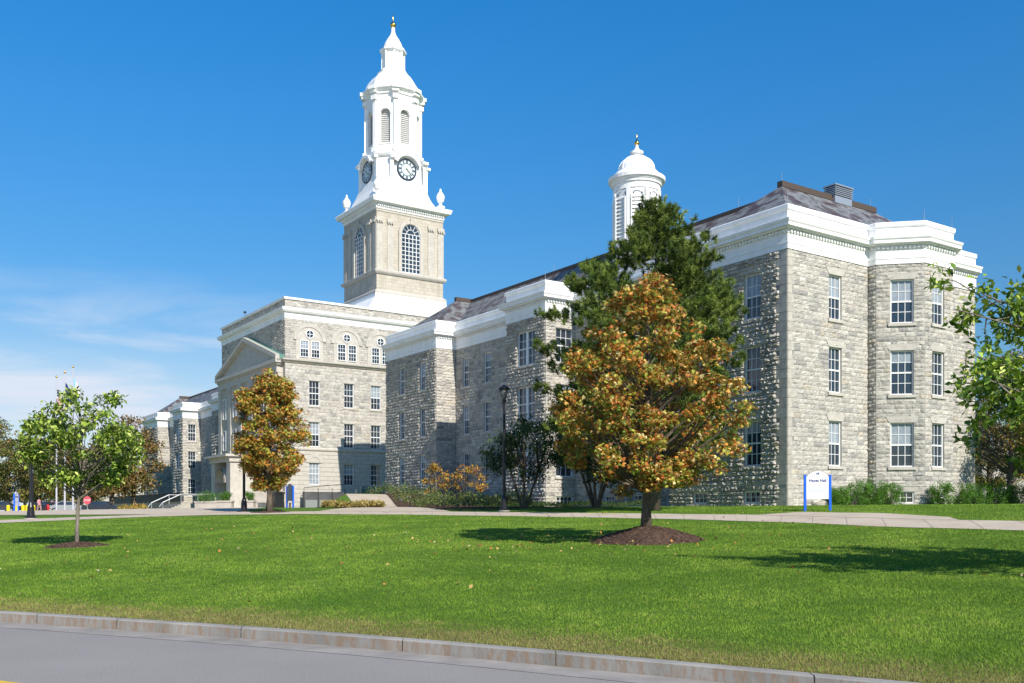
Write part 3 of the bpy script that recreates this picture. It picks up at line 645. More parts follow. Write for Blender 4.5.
for k,c in enumerate(lc):
    q.box(pt(fr,c-1.5,.0,17.64),np.array((*fr[1],0))*3.0,np.array((*fr[2],0))*.07,(0,0,2.05),2)
    arch_relief(q,fr,c,19.62,1.42,.36,.07,.13,n=20)
    for s in (-1.1,.13):
        o=window(hall,fr,c+s,c+s+.97,17.85,19.62,3,4,rev=-.075,blind=1 if k==0 else 0)
    # oculus
    oc=Q(); an=np.linspace(0,2*math.pi,21)
    oc.add([pt(fr,c,.1,20.3)]+[pt(fr,c+.4*math.cos(t),.1,20.3+.4*math.sin(t)) for t in an[:-1]],[(0,i+1,(i+1)%20+1) for i in range(20)],1)
    for i in range(20):
        v=[pt(fr,c+R*math.cos(t),.15,20.3+R*math.sin(t)) for R,t in ((.38,an[i]),(.38,an[i+1]),(.48,an[i+1]),(.48,an[i]))]; oc.add(v,[(0,1,2,3)],0)
    D=np.array((*fr[1],0)); NN=np.array((*fr[2],0))
    oc.box(pt(fr,c-.03,.105,19.92),D*.06,NN*.03,(0,0,.76)); oc.box(pt(fr,c-.38,.106,20.27),D*.76,NN*.028,(0,0,.06)); oc.build('round_window',['frame','glass'],hall); NW[0]+=1
# dark front (a 80.4 -> 60)
fr=frame((B0,A1),(B0,A0)); FDK=fr
panel(q,(B0,A1),(B0,A0),17.62,21.7,[],course=.26,rough=.06,lmin=.3,lmax=.7)
rusticated(q,fr,0,fr[3],1.9,8.2,[])
uvq(q,fr,0,fr[3],8.2,17.62,.002)
for a_,b_ in (((B0,A1),(B1,A1)),((B1,A0),(B1,A1))):
    f2=frame(a_,b_); uvq(q,f2,0,f2[3],1.9,21.7)
q.build('wall',['stone','mortar','dressed','ashlar'],hall)
CP=[(B0,A1),(B0,A0),(B1,A0),(B1,A1)]
def ring(name,pts,prof,mats,par=hall,closed=True,dent=None): return entablature(name,pts,prof,par,closed=closed,dent=dent,mats=mats)
ring('string_course',CP,[(0,8.18),(.1,8.2),(.16,8.3),(.16,8.42),(.03,8.56)],'dressed')
ring('string_course',CP,[(0,17.2),(.12,17.2),(.2,17.3),(.38,17.42),(.4,17.55),(.04,17.64)],'dressed')
ring('cornice',CP,[(.0,21.7),(.05,21.7),(.06,22.1),(.1,22.12),(.1,22.3),(.3,22.38),(.42,22.55),(.48,22.78),(.1,22.9)],'white')
q=Q()
for i in range(4):
    p0,p1=CP[i],CP[(i+1)%4]
    if i in (0,1): panel(q,p0,p1,22.88,23.68,[],course=.2,rough=.03,lmin=.3,lmax=.6)
    else: f2=frame(p0,p1); uvq(q,f2,0,f2[3],22.88,23.68)
q.build('parapet',['stone','mortar','dressed','ashlar'],hall)
ring('coping',CP,[(.0,23.68),(.14,23.68),(.16,23.9),(-.5,23.92),(-.5,23.3)],'white')
q=Q(); q.abox(B0+.4,A0+.4,23.1,B1-.4,A1-.4,23.3); q.build('roof','signg',hall)
# camera-like box on the parapet
q=Q(); q.abox(-.2,-.2,0,.2,.2,.3); q.tube([(0,0,-.6),(0,0,0)],.04,6); o=q.build('roof_fixture','dark',hall); o.location=P(72.5,B0+.1,24.35); o.scale=(.65,.65,.65)
# portico: frontispiece with pilasters, pediment
BP=-6.0
q=Q(); f3=frame((BP,79.8),(BP,60.6)); L3=f3[3]
uvq(q,f3,0,L3,8.4,16.2,0,3)
rusticated(q,f3,0,L3,1.9,8.2,[(5.4,7.0,4.6,7.2)] )
for s in (0,L3):
    c=pt(f3,s,0,0); e=pt(f3,s,-.8,0); q.quad((c[0],c[1],1.9),(e[0],e[1],1.9),(e[0],e[1],17.2),(c[0],c[1],17.2),3,(1,1,1),[(0,1.9,0),(.8,1.9,0),(.8,17,0),(0,17,0)])
D=np.array((*f3[1],0)); NN=np.array((*f3[2],0))
q.box(pt(f3,-.05,-.8,8.2),D*(L3+.1),NN*.95,(0,0,.3),2)
q.box(pt(f3,-.03,-.8,16.2),D*(L3+.06),NN*.95,(0,0,.95),2)
q.build('frontispiece',['stone','mortar','dressed','ashlar'],hall)
for s in (.2,3.6,7.2,10.8,14.4,17.9):
    q=Q(); q.box(pt(f3,s,.005,8.6),D*1.0,NN*.13,(0,0,7.1)); q.box(pt(f3,s-.08,.005,8.5),D*1.16,NN*.2,(0,0,.35)); q.box(pt(f3,s-.08,.005,15.65),D*1.16,NN*.2,(0,0,.2)); q.box(pt(f3,s-.04,.005,15.85),D*1.08,NN*.16,(0,0,.34)); q.build('pilaster','dressed',hall)
for s in (1.75,5.35,8.95,12.55,16.1):
    for z0,z1 in ((8.95,11.3),(12.6,15.0)):
        q0=f3; window(hall,f3,s,s+1.1,z0,z1,3,4,rev=-.02,blind=0)
for s in (14.2,16.8): window(hall,f3,s-.2,s+1.0,4.3,7.1,3,4,rev=-.08)
# pediment
q=Q()
def ped(t0,t1,z0,zs,zm,s0,s1,mi): # prism from t0..t1
    sm_=(s0+s1)/2; a=[(s0,z0),(s1,z0),(sm_,zm)]
    v=[pt(f3,s,t0,z) for s,z in a]+[pt(f3,s,t1,z) for s,z in a]; q.add(v,[(3,4,5),(0,1,4,3),(1,2,5,4),(2,0,3,5)],mi)
ped(-.8,.02,17.5,0,20.75,.3,L3-.3,0)
q.box(pt(f3,-.2,-.5,17.15),D*(L3+.7),NN*.95,(0,0,.38),0); q.box(pt(f3,-.1,-.5,16.95),D*(L3+.4),NN*.75,(0,0,.2),0)
for sg in (0,1):
    sa,sb=(-.2,L3/2+.1) if sg==0 else (L3+.5,L3/2+.1); za,zb_=17.53,21.15; th=.42
    for (ta,tb,dz,th2,mi) in ((.02,.45,0,.42,0),(-.5,.3,-.22,.22,0),(-.5,.02,.0,.40,1)):
        v=[pt(f3,s,t,z) for (s,z) in ((sa,za+dz),(sb,zb_-.42+dz),(sb,zb_-.42+dz+th2),(sa,za+dz+th2)) for t in (ta,tb)]
        q.add(v,[(0,2,3,1),(4,6,7,5),(0,1,7,6),(2,3,5,4),(1,3,5,7),(0,2,4,6)],mi)
q.build('pediment',['dressed','copper'],hall)
# entrance porch
q=Q(); f4=frame((-8.9,73.6),(-8.9,67.0)); D4=np.array((*f4[1],0)); N4=np.array((*f4[2],0))
q.box(pt(f4,-.5,-2.6,7.75),D4*7.6,N4*3.2,(0,0,.25),0); q.box(pt(f4,-.2,-2.6,7.2),D4*7.0,N4*2.7,(0,0,.55),0)
q.box(pt(f4,0,-2.6,1.9),D4*1.3,N4*2.55,(0,0,5.3),0); q.box(pt(f4,5.3,-2.6,1.9),D4*1.3,N4*2.55,(0,0,5.3),0)
q.box(pt(f4,1.3,-2.5,1.9),D4*4.0,N4*.5,(0,0,5.3),0)
arch_relief(q,f4,3.3,5.0,1.35,.35,-1.9,-1.85)
q.build('porch',['dressed','mortar','dressed'],hall)
M['woodwarm']=mat('golden_wood',rough=.45,build=noisy([(.3,(.20,.10,.03)),(.7,(.36,.2,.06))],3,0))
q=Q(); q.box(pt(f4,2.0,-1.98,2.3),D4*2.6,N4*.06,(0,0,3.9)); q.box(pt(f4,2.15,-1.92,2.35),D4*1.1,N4*.03,(0,0,2.4),1); q.box(pt(f4,3.35,-1.92,2.35),D4*1.1,N4*.03,(0,0,2.4),1); dr=q.build('door',['woodwarm','glass'],hall)
q=Q(); q.box(pt(f4,3.2,-1.88,3.2),D4*.04,N4*.06,(0,0,.5)); q.build('handle','gold',dr)
# ---- far wing (mirror) ----
MW=[(b,140.4-a) for b,a in WING][::-1]
MW=[(b,a) for b,a in MW]
q=Q()
def mseg(p,q_): # find segment in mirrored outline from original indices i
    return p,q_
def fm(i,wins,**k):
    a,b=WING[i],WING[(i+1)%n_]; L_=math.hypot(a[0]-b[0],a[1]-b[1]); p0=(b[0],140.4-b[1]); p1=(a[0],140.4-a[1])
    face(q,hall,p0,p1,GZ,16.12,[(L_-y,L_-x) for x,y in wins],basement=False,course=.42,lq=0,**k) if False else face(q,hall,p0,p1,GZ,16.12,[(L_-y,L_-x) for x,y in wins],basement=False,course=.4,**k)
fm(13,[(2.7,3.75),(6.65,7.7)],rough=.085,glaze=False); fm(15,[(4.6,5.75)],rough=.06,glaze=False)
fm(16,[(.75,1.95)],rough=.05)                      # lit end of the middle pavilion
fm(17,[(1.41,3.76)],rough=.09,kind='double')
fm(19,[(3.4,4.5),(6.4,7.6)],rough=.06,glaze=False); fm(20,[],rough=.05); fm(21,[(2.04,3.2),(6.1,7.3)],rough=.09)
fm(18,[],stones=False); fm(14,[],stones=False); fm(0,[],stones=False); fm(12,[],stones=False) if False else None
for i in (0,7,12):
    a,b=WING[i],WING[(i+1)%n_]; panel(q,(b[0],140.4-b[1]),(a[0],140.4-a[1]),GZ,16.12,[],stones=False)
q.build('wall',['stone','mortar','dressed'],hall)
MP=[(b,140.4-a) for b,a in ([WING[i] for i in list(range(13,22))+[0,1]])][::-1]
entablature('cornice',MP,PROF,hall,dent=None)
wing_roof(hall,True)
# ---- tower ----
TA,TB,TH=70.2,12.2,4.42
SQ=lambda h:[(TB-h,TA+h),(TB-h,TA-h),(TB+h,TA-h),(TB+h,TA+h)]
q=Q()
for i in range(4):
    f5=frame(SQ(TH)[i],SQ(TH)[(i+1)%4]); uvq(q,f5,0,2*TH,23,29.6,0,1); uvq(q,f5,0,2*TH,29.6,37.6,0,1)
    D5=np.array((*f5[1],0)); N5=np.array((*f5[2],0))
    for s in (0.0,1.35,2*TH-2.1,2*TH-.75):
        q.box(pt(f5,s,.004,29.9),D5*.75,N5*.09,(0,0,5.6),0); q.box(pt(f5,s-.05,.004,35.45),D5*.85,N5*.17,(0,0,.4),0)
        for k in (0,.28,.56): q.box(pt(f5,s+k,.15,35.25),D5*.18,N5*.14,(0,0,.25),0)
    q.box(pt(f5,.0,.004,36.6),D5*2*TH,N5*.06,(0,0,.2),0)
    # arched window surround
    arch_relief(q,f5,TH,34.45,1.22,.4,.0,.2,mi=0,fill=False)
    q.box(pt(f5,TH-1.62,.004,29.85),D5*.4,N5*.19,(0,0,4.6),0); q.box(pt(f5,TH+1.22,.004,29.85),D5*.4,N5*.19,(0,0,4.6),0)
    q.box(pt(f5,TH-.16,.2,35.6),D5*.32,N5*.14,(0,0,.75),0)
tw=q.build('tower',['dressed','ashlar'],hall)
for i in range(4):
    f5=frame(SQ(TH)[i],SQ(TH)[(i+1)%4]); D5=np.array((*f5[1],0)); N5=np.array((*f5[2],0))
    q=Q(); an=np.linspace(0,math.pi,15)
    q.add([pt(f5,TH+1.22*math.cos(t),.03,34.45+1.22*math.sin(t)) for t in an]+[pt(f5,TH-1.22,.03,29.95),pt(f5,TH+1.22,.03,29.95)],[tuple(range(17))],1)
    for k in range(6): s=TH-1.22+2.44*k/5; q.box(pt(f5,s-.04,.035,29.95),D5*.08,N5*.06,(0,0,4.5 if k in (0,5) else 4.5))
    for k in range(10): q.box(pt(f5,TH-1.22,.035,29.92+.5*k),D5*2.44,N5*.05,(0,0,.07))
    for t in np.linspace(0,math.pi,7)[1:-1]: q.tube([pt(f5,TH+.5*math.cos(t),.06,34.45+.5*math.sin(t)),pt(f5,TH+1.2*math.cos(t),.06,34.45+1.2*math.sin(t))],.035,4)
    for r in (.55,1.17): q.tube([pt(f5,TH+r*math.cos(t),.06,34.45+r*math.sin(t)) for t in an],.045,4)
    q.build('arched_window',['frame','glass'],tw)
ring('ledge',SQ(TH),[(0,29.35),(.15,29.38),(.3,29.55),(.34,29.75),(.05,29.95)],'dressed',tw)
ring('ledge',SQ(TH),[(0,27.0),(.08,27.02),(.3,27.05),(.3,27.3),(.1,27.5),(0,27.55)],'dressed',tw)
ring('skirt_roof',SQ(TH),[(.3,27.04),(.28,26.9),(.3,26.6),(2.3,24.4),(2.4,24.1),(2.4,23.0)],'white',tw)
q=Q(); pr=[(.0,36.85),(.1,36.9),(.12,37.1),(.14,37.12),(.14,37.38),(.3,37.4),(.36,37.5),(.7,37.55),(.74,37.7),(.84,37.95),(.8,38.05),(-.2,38.25),(-1,38.3)]
ring('cornice',SQ(TH),pr,'white',tw,dent=(37.14,37.36,.15,.32))
def oct_ring(c,r,z,rot=0,n=8,sq=None): # r = apothem
    R=r/math.cos(math.pi/n); return [(c[0]+R*math.cos(math.pi/n+rot+k*2*math.pi/n),c[1]+R*math.sin(math.pi/n+rot+k*2*math.pi/n),z) for k in range(n)]
def chsq(h,ch,z): return [(TB+x,TA+y,z) for x,y in ((h,-h+ch),(h,h-ch),(h-ch,h),(-h+ch,h),(-h,h-ch),(-h,-h+ch),(-h+ch,-h),(h-ch,-h))]
q=Q(); rings=[chsq(h,c,z) for h,c,z in ((4.4,1.3,38.2),(4.4,1.3,38.6),(4.25,1.3,38.7),(4.1,1.35,39.1),(3.8,1.4,39.8),(3.6,1.45,40.5),(3.45,1.5,41.2),(3.4,1.5,42.0),(3.4,1.5,43.7),(3.55,1.5,43.8),(3.65,1.5,44.05),(3.5,1.7,44.2),(3.3,1.95,44.35))]
q.loop_stack(rings,0,False,True)
for i in range(4):
    f6=frame(SQ(3.4)[i],SQ(3.4)[(i+1)%4]); D6=np.array((*f6[1],0)); N6=np.array((*f6[2],0))
    # hood over clock
    for j in range(12):
        t0,t1=math.pi*(.12+.76*j/12),math.pi*(.12+.76*(j+1)/12)
        v=[pt(f6,3.4+R*math.cos(t),T_,42.45+R*math.sin(t)) for R,t in ((1.5,t0),(1.5,t1),(1.85,t1),(1.85,t0)) for T_ in (0,.55)]
        q.add(v,[(1,3,5,7),(4,5,7,6),(0,1,3,2)],0)
    for s in (.62,5.0):
        q.box(pt(f6,s+.6,0,40.6),D6*.4,N6*.16,(0,0,3.1)); q.box(pt(f6,s+.45,0,43.4),D6*.7,N6*.5,(0,0,.3))
cs=q.build('clock_stage','white',tw)
M['dial']=mat('pale_dial',base=(.50,.58,.62),rough=.4); M['dialdark']=mat('dark_dial_ring',base=(.02,.03,.05),rough=.4)
for i in range(4):
    f6=frame(SQ(3.4)[i],SQ(3.4)[(i+1)%4]); o=empty('clock_face',(0,0,0)); bpy.data.objects.remove(o)
    q=Q()
    def disc(r,t,z0,mi,r0=0,n=36):
        an=[k*2*math.pi/n for k in range(n)]; v=[pt(f6,3.4+r*math.cos(a),t,z0+r*math.sin(a)) for a in an]; v2=[pt(f6,3.4+r*math.cos(a),0,z0+r*math.sin(a)) for a in an]
        q.add(v+v2,[tuple(range(n))]+[(k,(k+1)%n,(k+1)%n+n,k+n) for k in range(n)],mi)
    zc=42.4; disc(1.3,.12,zc,1); disc(1.16,.13,zc,0); disc(1.08,.134,zc,1) if False else None
    for k in range(12):
        a=k*math.pi/6; c=np.array((math.sin(a),math.cos(a))); e=np.array((c[1],-c[0])); 
        wv=.07 if k%3 else .10
        v=[pt(f6,3.4-(c[0]*r+e[0]*s),.15,zc+c[1]*r+e[1]*s) for r,s in ((.78,-wv),(.78,wv),(1.06,wv),(1.06,-wv))]; q.add(v,[(0,1,2,3)],1)
    an=[k*2*math.pi/36 for k in range(37)]
    for rr,ww in ((1.12,.03),(.72,.03)):
        for k in range(36):
            v=[pt(f6,3.4+R*math.cos(t),.152,zc+R*math.sin(t)) for R,t in ((rr-ww,an[k]),(rr-ww,an[k+1]),(rr+ww,an[k+1]),(rr+ww,an[k]))]; q.add(v,[(0,1,2,3)],1)
    cf=q.build('clock_face',['dial','dialdark'],tw)
# hands, facing outward: angle clockwise as seen from outside
    q=Q()
    for ang,ln,wd in ((132,.62,.07),(134,.95,.05)):
        a=math.radians(ang); c=np.array((math.sin(a),math.cos(a))); e=np.array((c[1],-c[0]))
        sgn=1 # pt's s runs left->right seen from outside when n=(d.y,-d.x)
        v=[pt(f6,3.4+sgn*(c[0]*r+e[0]*s),.18+.01*ang/132,zc+c[1]*r+e[1]*s) for r,s in ((-.2,-wd),(-.2,wd),(ln,wd*.5),(ln,-wd*.5))]; q.add(v,[(0,1,2,3)],0)
    q.build('hands','gold',tw)
# belfry octagon (arched openings)
q=Q(); RA=3.05
q.loop_stack([oct_ring((TB,TA),r,z) for r,z in ((3.3,44.2),(3.3,44.6),(3.15,44.65),(3.1,45.3))],0,True,True)
q.loop_stack([oct_ring((TB,TA),r,z) for r,z in ((RA,51.4),(3.2,51.45),(3.2,51.7),(3.35,51.8),(3.6,52.0),(3.65,52.25),(3.3,52.4),(3.1,52.75),(3.0,52.8))],0,True,True)
q.loop_stack([oct_ring((TB,TA),2.3,z) for z in (45.3,51.4)],1)
OR=oct_ring((TB,TA),RA,0)
for k in range(8):
    p0,p1=OR[k][:2],OR[(k+1)%8][:2]; f7=frame(p0,p1)
    L7=f7[3]; c=L7/2; ow=.62; zs=49.05; z0=45.6
    D7=np.array((*f7[1],0)); N7=np.array((*f7[2],0))
    q.box(pt(f7,0,-.4,45.2),D7*(c-ow),N7*.4,(0,0,6.2)); q.box(pt(f7,c+ow,-.4,45.2),D7*(c-ow),N7*.4,(0,0,6.2)); q.box(pt(f7,c-ow,-.4,45.2),D7*2*ow,N7*.4,(0,0,z0-45.2))
    an=np.linspace(0,math.pi,11)
    for a,b in zip(an[:-1],an[1:]):
        xa,xb=c+ow*math.cos(a),c+ow*math.cos(b); za,zb2=zs+ow*math.sin(a),zs+ow*math.sin(b)
        q.quad(pt(f7,xa,0,za),pt(f7,xb,0,zb2),pt(f7,xb,0,51.4),pt(f7,xa,0,51.4)); q.quad(pt(f7,xa,0,za),pt(f7,xb,0,zb2),pt(f7,xb,-.4,zb2),pt(f7,xa,-.4,za))
    arch_relief(q,f7,c,zs,ow,.16,0,.08,mi=0,fill=False); q.box(pt(f7,c-ow-.16,0,45.45),D7*(2*ow+.32),N7*.1,(0,0,.15)); q.box(pt(f7,c-.1,.0,49.6),D7*.2,N7*.14,(0,0,.45))
    # corner pilaster with capital and entablature block
    cx_,cy_=p0; dx,dy=cx_-TB,cy_-TA; r_=math.hypot(dx,dy); nn=np.array((dx/r_,dy/r_)); dd=np.array((-nn[1],nn[0])); f8=(np.array((cx_,cy_)),dd,nn,1); D8=np.array((*dd,0)); N8=np.array((*nn,0))
    q.box(pt(f8,-.22,-.25,44.7),D8*.44,N8*.42,(0,0,6.7)); q.box(pt(f8,-.34,-.25,50.7),D8*.68,N8*.62,(0,0,.5)); q.box(pt(f8,-.4,-.25,51.5),D8*.8,N8*.75,(0,0,.35)); q.box(pt(f8,-.48,-.25,51.85),D8*.96,N8*.95,(0,0,.4)); q.box(pt(f8,-.3,-.25,44.5),D8*.68,N8*.62,(0,0,.5))
q.build('belfry',['white','signg'],tw)
q=Q()
for k in range(8):
    p0,p1=OR[k][:2],OR[(k+1)%8][:2]; f7=frame(p0,p1); c=f7[3]/2
    for j in range(18): z=45.65+j*.23; q.quad(pt(f7,c-.62,-.42,z+.18),pt(f7,c+.62,-.42,z+.18),pt(f7,c+.62,-.3,z),pt(f7,c-.62,-.3,z))
    q.quad(pt(f7,c-.7,-.44,45.5),pt(f7,c+.7,-.44,45.5),pt(f7,c+.7,-.44,49.95),pt(f7,c-.7,-.44,49.95),0)
M['louvre']=mat('grey_louvre_paint',base=(.56,.56,.54),rough=.6)
q.build('louvre','louvre',tw)
q=Q(); pr=[(3.1,52.7),(3.0,53.1),(2.75,53.6),(2.4,54.1),(2.0,54.5),(1.65,54.8),(1.55,54.95)]
q.loop_stack([oct_ring((TB,TA),r,z) for r,z in pr],0,True,True)
q.loop_stack([oct_ring((TB,TA),r,z) for r,z in ((1.75,54.8),(1.75,55.0),(1.3,55.35),(1.2,55.5),(1.2,57.3),(1.35,57.4),(1.5,57.55),(1.5,57.8),(1.3,57.9),(1.15,58.0))],0,True,True)
for k in range(8):
    o_=oct_ring((TB,TA),1.24,0); o2=oct_ring((TB,TA),1.24,0)[k]; q.tube([(o2[0],o2[1],55.4),(o2[0],o2[1],57.5)],.11,6)
q.build('lantern_dome','white',tw)
q=Q(); q.lathe((TB,TA,0),[(1.2,57.9),(1.18,58.2),(1.0,58.7),(.75,59.15),(.45,59.6),(.3,59.9),(.24,60.2),(.2,60.7)],20); q.build('spire_cap','white',tw,smooth=True)
q=Q(); q.lathe((TB,TA,0),[(.1,60.6),(.3,60.75),(.38,60.98),(.3,61.2),(.12,61.3),(.06,61.4),(.05,61.9),(.01,62.4)],14); q.build('finial','gold',tw,smooth=True)
URN=[(.28,0),(.3,.12),(.14,.2),(.12,.35),(.34,.6),(.46,1.1),(.42,1.45),(.3,1.6),(.34,1.68),(.16,1.85),(.1,2.0),(.14,2.1),(.08,2.25),(.02,2.35)]
for sx,sy in ((-1,-1),(-1,1),(1,-1),(1,1)):
    q=Q(); q.lathe((0,0,0),URN,16); q.abox(-.34,-.34,-.25,.34,.34,0); o=q.build('urn','white',tw,smooth=False); o.location=(TB+sx*4.2,TA+sy*4.2,38.6); o.scale=(1.1,1.1,.92)

# ---- terrace walls, areaway, stairs (things at the foot of the hall) ----
def lw(a,b): p=W(a,b); return (float(p[0]),float(p[1]))
# areaway retaining wall px 308-345 in front of the central block
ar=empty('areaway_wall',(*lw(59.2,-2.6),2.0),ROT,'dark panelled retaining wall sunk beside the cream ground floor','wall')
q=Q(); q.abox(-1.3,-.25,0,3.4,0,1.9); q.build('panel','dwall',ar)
q=Q(); 
for x in (-1.25,.3,1.85,3.3): q.tube([(x,-.3,0),(x,-.3,2.3)],.03,5)
q.tube([(-1.25,-.3,2.3),(3.3,-.3,2.75)],.03,5); q.build('railing','dark',ar)
q=Q(); q.abox(-1.1,-.32,.1,.2,-.27,1.05); q.abox(.45,-.32,.1,1.7,-.27,1.05); q.abox(1.95,-.32,.1,3.2,-.27,1.05); q.build('vent_panel','steel',ar)
tb=empty('terrace_block',(*lw(57.5,2.2),2.6),ROT,'low pale concrete end block of the terrace wall beside the areaway','wall')
q=Q(); q.abox(-.9,-.3,0,.5,.3,.9); q.abox(-.9,-.3,.9,0,.25,1.6); q.build('block','concrete',tb)
gr=empty('glass_railing',(*lw(56.6,1.5),3.3),ROT,'clear glass railing on the terrace between the central block and wing','railing')
M['clear']=mat('railing_glass',base=(.35,.5,.5),rough=.05,spec=.5); b=M['clear'].node_tree.nodes['Principled BSDF']; b.inputs['Transmission Weight'].default_value=.85; b.inputs['IOR'].default_value=1.1
for k in range(3):
    q=Q(); q.abox(1.7*k,0,.1,1.7*k+1.6,.02,1.15); q.build('glass_pane','clear',gr)
q=Q(); q.tube([(0,.01,1.2),(5.2,.01,1.2)],.03,6)
for k in range(4): q.tube([(1.7*k-.05,.01,0),(1.7*k-.05,.01,1.2)],.025,6)
q.build('handrail','steel',gr)
# far left terrace wall  px 140-197, y 496-508
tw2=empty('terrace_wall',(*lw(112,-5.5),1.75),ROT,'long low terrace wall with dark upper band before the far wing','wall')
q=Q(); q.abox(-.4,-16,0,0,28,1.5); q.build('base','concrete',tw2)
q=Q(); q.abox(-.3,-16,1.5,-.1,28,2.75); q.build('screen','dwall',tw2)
# entrance stairs and railing px 195-225
st=empty('entrance_steps',(*lw(84,-9.5),1.95),ROT,'broad pale entrance steps rising to the portico','steps')
q=Q()
for k in range(6): q.abox(-2.4+k*.35,-3,k*.15,3,3,(k+1)*.15)
q.build('steps','concrete',st)
for yy in (-2.6,2.6):
    q=Q(); q.tube([(-3,yy,.5),(-2.6,yy,1.0),(-.5,yy,2.0),(3.5,yy,2.0)],.07,6); q.tube([(-2.6,yy,0),(-2.6,yy,1.0)],.06,6); q.tube([(-.5,yy,.5),(-.5,yy,2)],.06,6); q.tube([(3,yy,.8),(3,yy,2)],.05,6); q.build('handrail','steel',st)

# ================= PLANTS =================
def leaf_mesh(name,C,size,cols,parent,material='leaf',kind='simple',up=.5,droop=0.,width=.5,rng=RNG):
    n=len(C)
    if kind=='palmate':
        k=5; ax=rng.normal(size=(n,3)); ax[:,2]*=.35; ax[:,2]-=droop; ax/=np.linalg.norm(ax,axis=1)[:,None]
        nn=rng.normal(size=(n,3))*.6; nn[:,2]+=up; side=np.cross(ax,nn); side/=np.linalg.norm(side,axis=1)[:,None]
        sz=size*(.7+.6*rng.random(n)); Cs=[];D=[];SD=[];SZ=[];CC=[]
        for j,an in enumerate((-1.15,-.55,0,.55,1.15)):
            d=ax*math.cos(an)+side*math.sin(an); Cs.append(C); D.append(d); SD.append(side*math.cos(an)-ax*math.sin(an)); SZ.append(sz*(1-.13*abs(j-2))); CC.append(cols)
        C=np.vstack(Cs); d=np.vstack(D); s=np.vstack(SD); sz=np.concatenate(SZ); cols=np.vstack(CC)*(.88+.24*rng.random((n*k,1))); d[:,2]-=.15
        wd=.15
    else:
        d=rng.normal(size=(n,3)); d[:,2]-=droop; d/=np.linalg.norm(d,axis=1)[:,None]; nn=rng.normal(size=(n,3)); nn[:,2]+=up*2; s=np.cross(d,nn); s/=np.linalg.norm(s,axis=1)[:,None]; sz=size*(.65+.7*rng.random(n)); wd=width*.5
    nrm=np.cross(s,d); L_=sz[:,None]
    v=np.stack([C,C+d*L_*.5-s*L_*wd+nrm*L_*.08,C+d*L_-nrm*L_*.06,C+d*L_*.5+s*L_*wd+nrm*L_*.08],1).reshape(-1,3)
    f=np.arange(4*len(C)).reshape(-1,4); return raw(name,v,f,np.repeat(cols,4,0),M[material],parent)
def palette(n,pal,weights,rng=RNG,jit=.15):
    p=np.array(pal); w_=np.array(weights,float); w_/=w_.sum(); c=p[rng.choice(len(p),n,p=w_)]; return c*(1-jit+2*jit*rng.random((n,1)))
def crown_points(prof,z0,z1,R,nc,rc,nl,rng,inner=.35,lean=(0,0),squash=.7):
    """clump centres inside a profile, leaves round them"""
    ts,rs=zip(*prof); cs=[]
    ph=rng.random(6)*6.28
    while len(cs)<nc:
        t=rng.random(); rr=np.interp(t,ts,rs)
        if rng.random()>rr+.05: continue
        a=rng.random()*6.283; lob=1+.06*math.sin(3*a+ph[0]+5*t)+.07*math.sin(5*a+ph[1]-9*t)+.07*rng.normal(); u_=inner+(1-inner)*math.sqrt(rng.random())
        r=R*rr*lob*u_; cs.append((r*math.cos(a)+lean[0]*t,r*math.sin(a)+lean[1]*t,z0+(z1-z0)*t))
    cs=np.array(cs); w_=rng.random(nc)*.8+.4; idx=rng.choice(nc,nl,p=w_/w_.sum())
    g=rng.normal(size=(nl,3)); g/=np.linalg.norm(g,axis=1)[:,None]; g*=(rng.random((nl,1))**.45)*rc; g[:,2]*=squash
    return cs,cs[idx]+g,idx
def trunk(parent,h,r0,r1,bark='bark',bend=.1,cs=None,z0=0,branch_r=.03,nb=None,flare=1.5,rng=RNG,up=.8):
    q=Q(); n=9; ph=rng.random()*6; pts=[]; rad=[]
    for i in range(n):
        t=i/(n-1); pts.append((bend*math.sin(t*3+ph)*t,bend*math.cos(t*2.3+ph)*t,h*t-.1*(i==0))); rad.append((r0*(flare if i==0 else 1)*(1-t)+r1*t))
    q.tube(pts,rad,10)
    tr=q.build('trunk',bark,parent,smooth=True)
    if cs is not None:
        q=Q(); sel=cs if nb is None else cs[rng.choice(len(cs),min(nb,len(cs)),replace=False)]
        for c in sel:
            hd=math.hypot(c[0],c[1]); za=min(max(c[2]-up*hd,z0),h*.97); t=za/h; ax=(bend*math.sin(t*3+ph)*t,bend*math.cos(t*2.3+ph)*t,za)
            m=((ax[0]*.45+c[0]*.55)+rng.normal()*.06*hd,(ax[1]*.45+c[1]*.55)+rng.normal()*.06*hd,za*.55+c[2]*.45+.05*hd)
            rb=branch_r*(.5+.3*hd)*(1.2-.6*t); q.tube([ax,m,tuple(c)],[rb,rb*.6,rb*.2],5,cap=False)
        q.build('branches',bark,parent)
    return tr
def clumpvar(cols,idx,nc,rng,amt=.18): return cols*(1-amt+2*amt*rng.random((nc,1)))[idx]
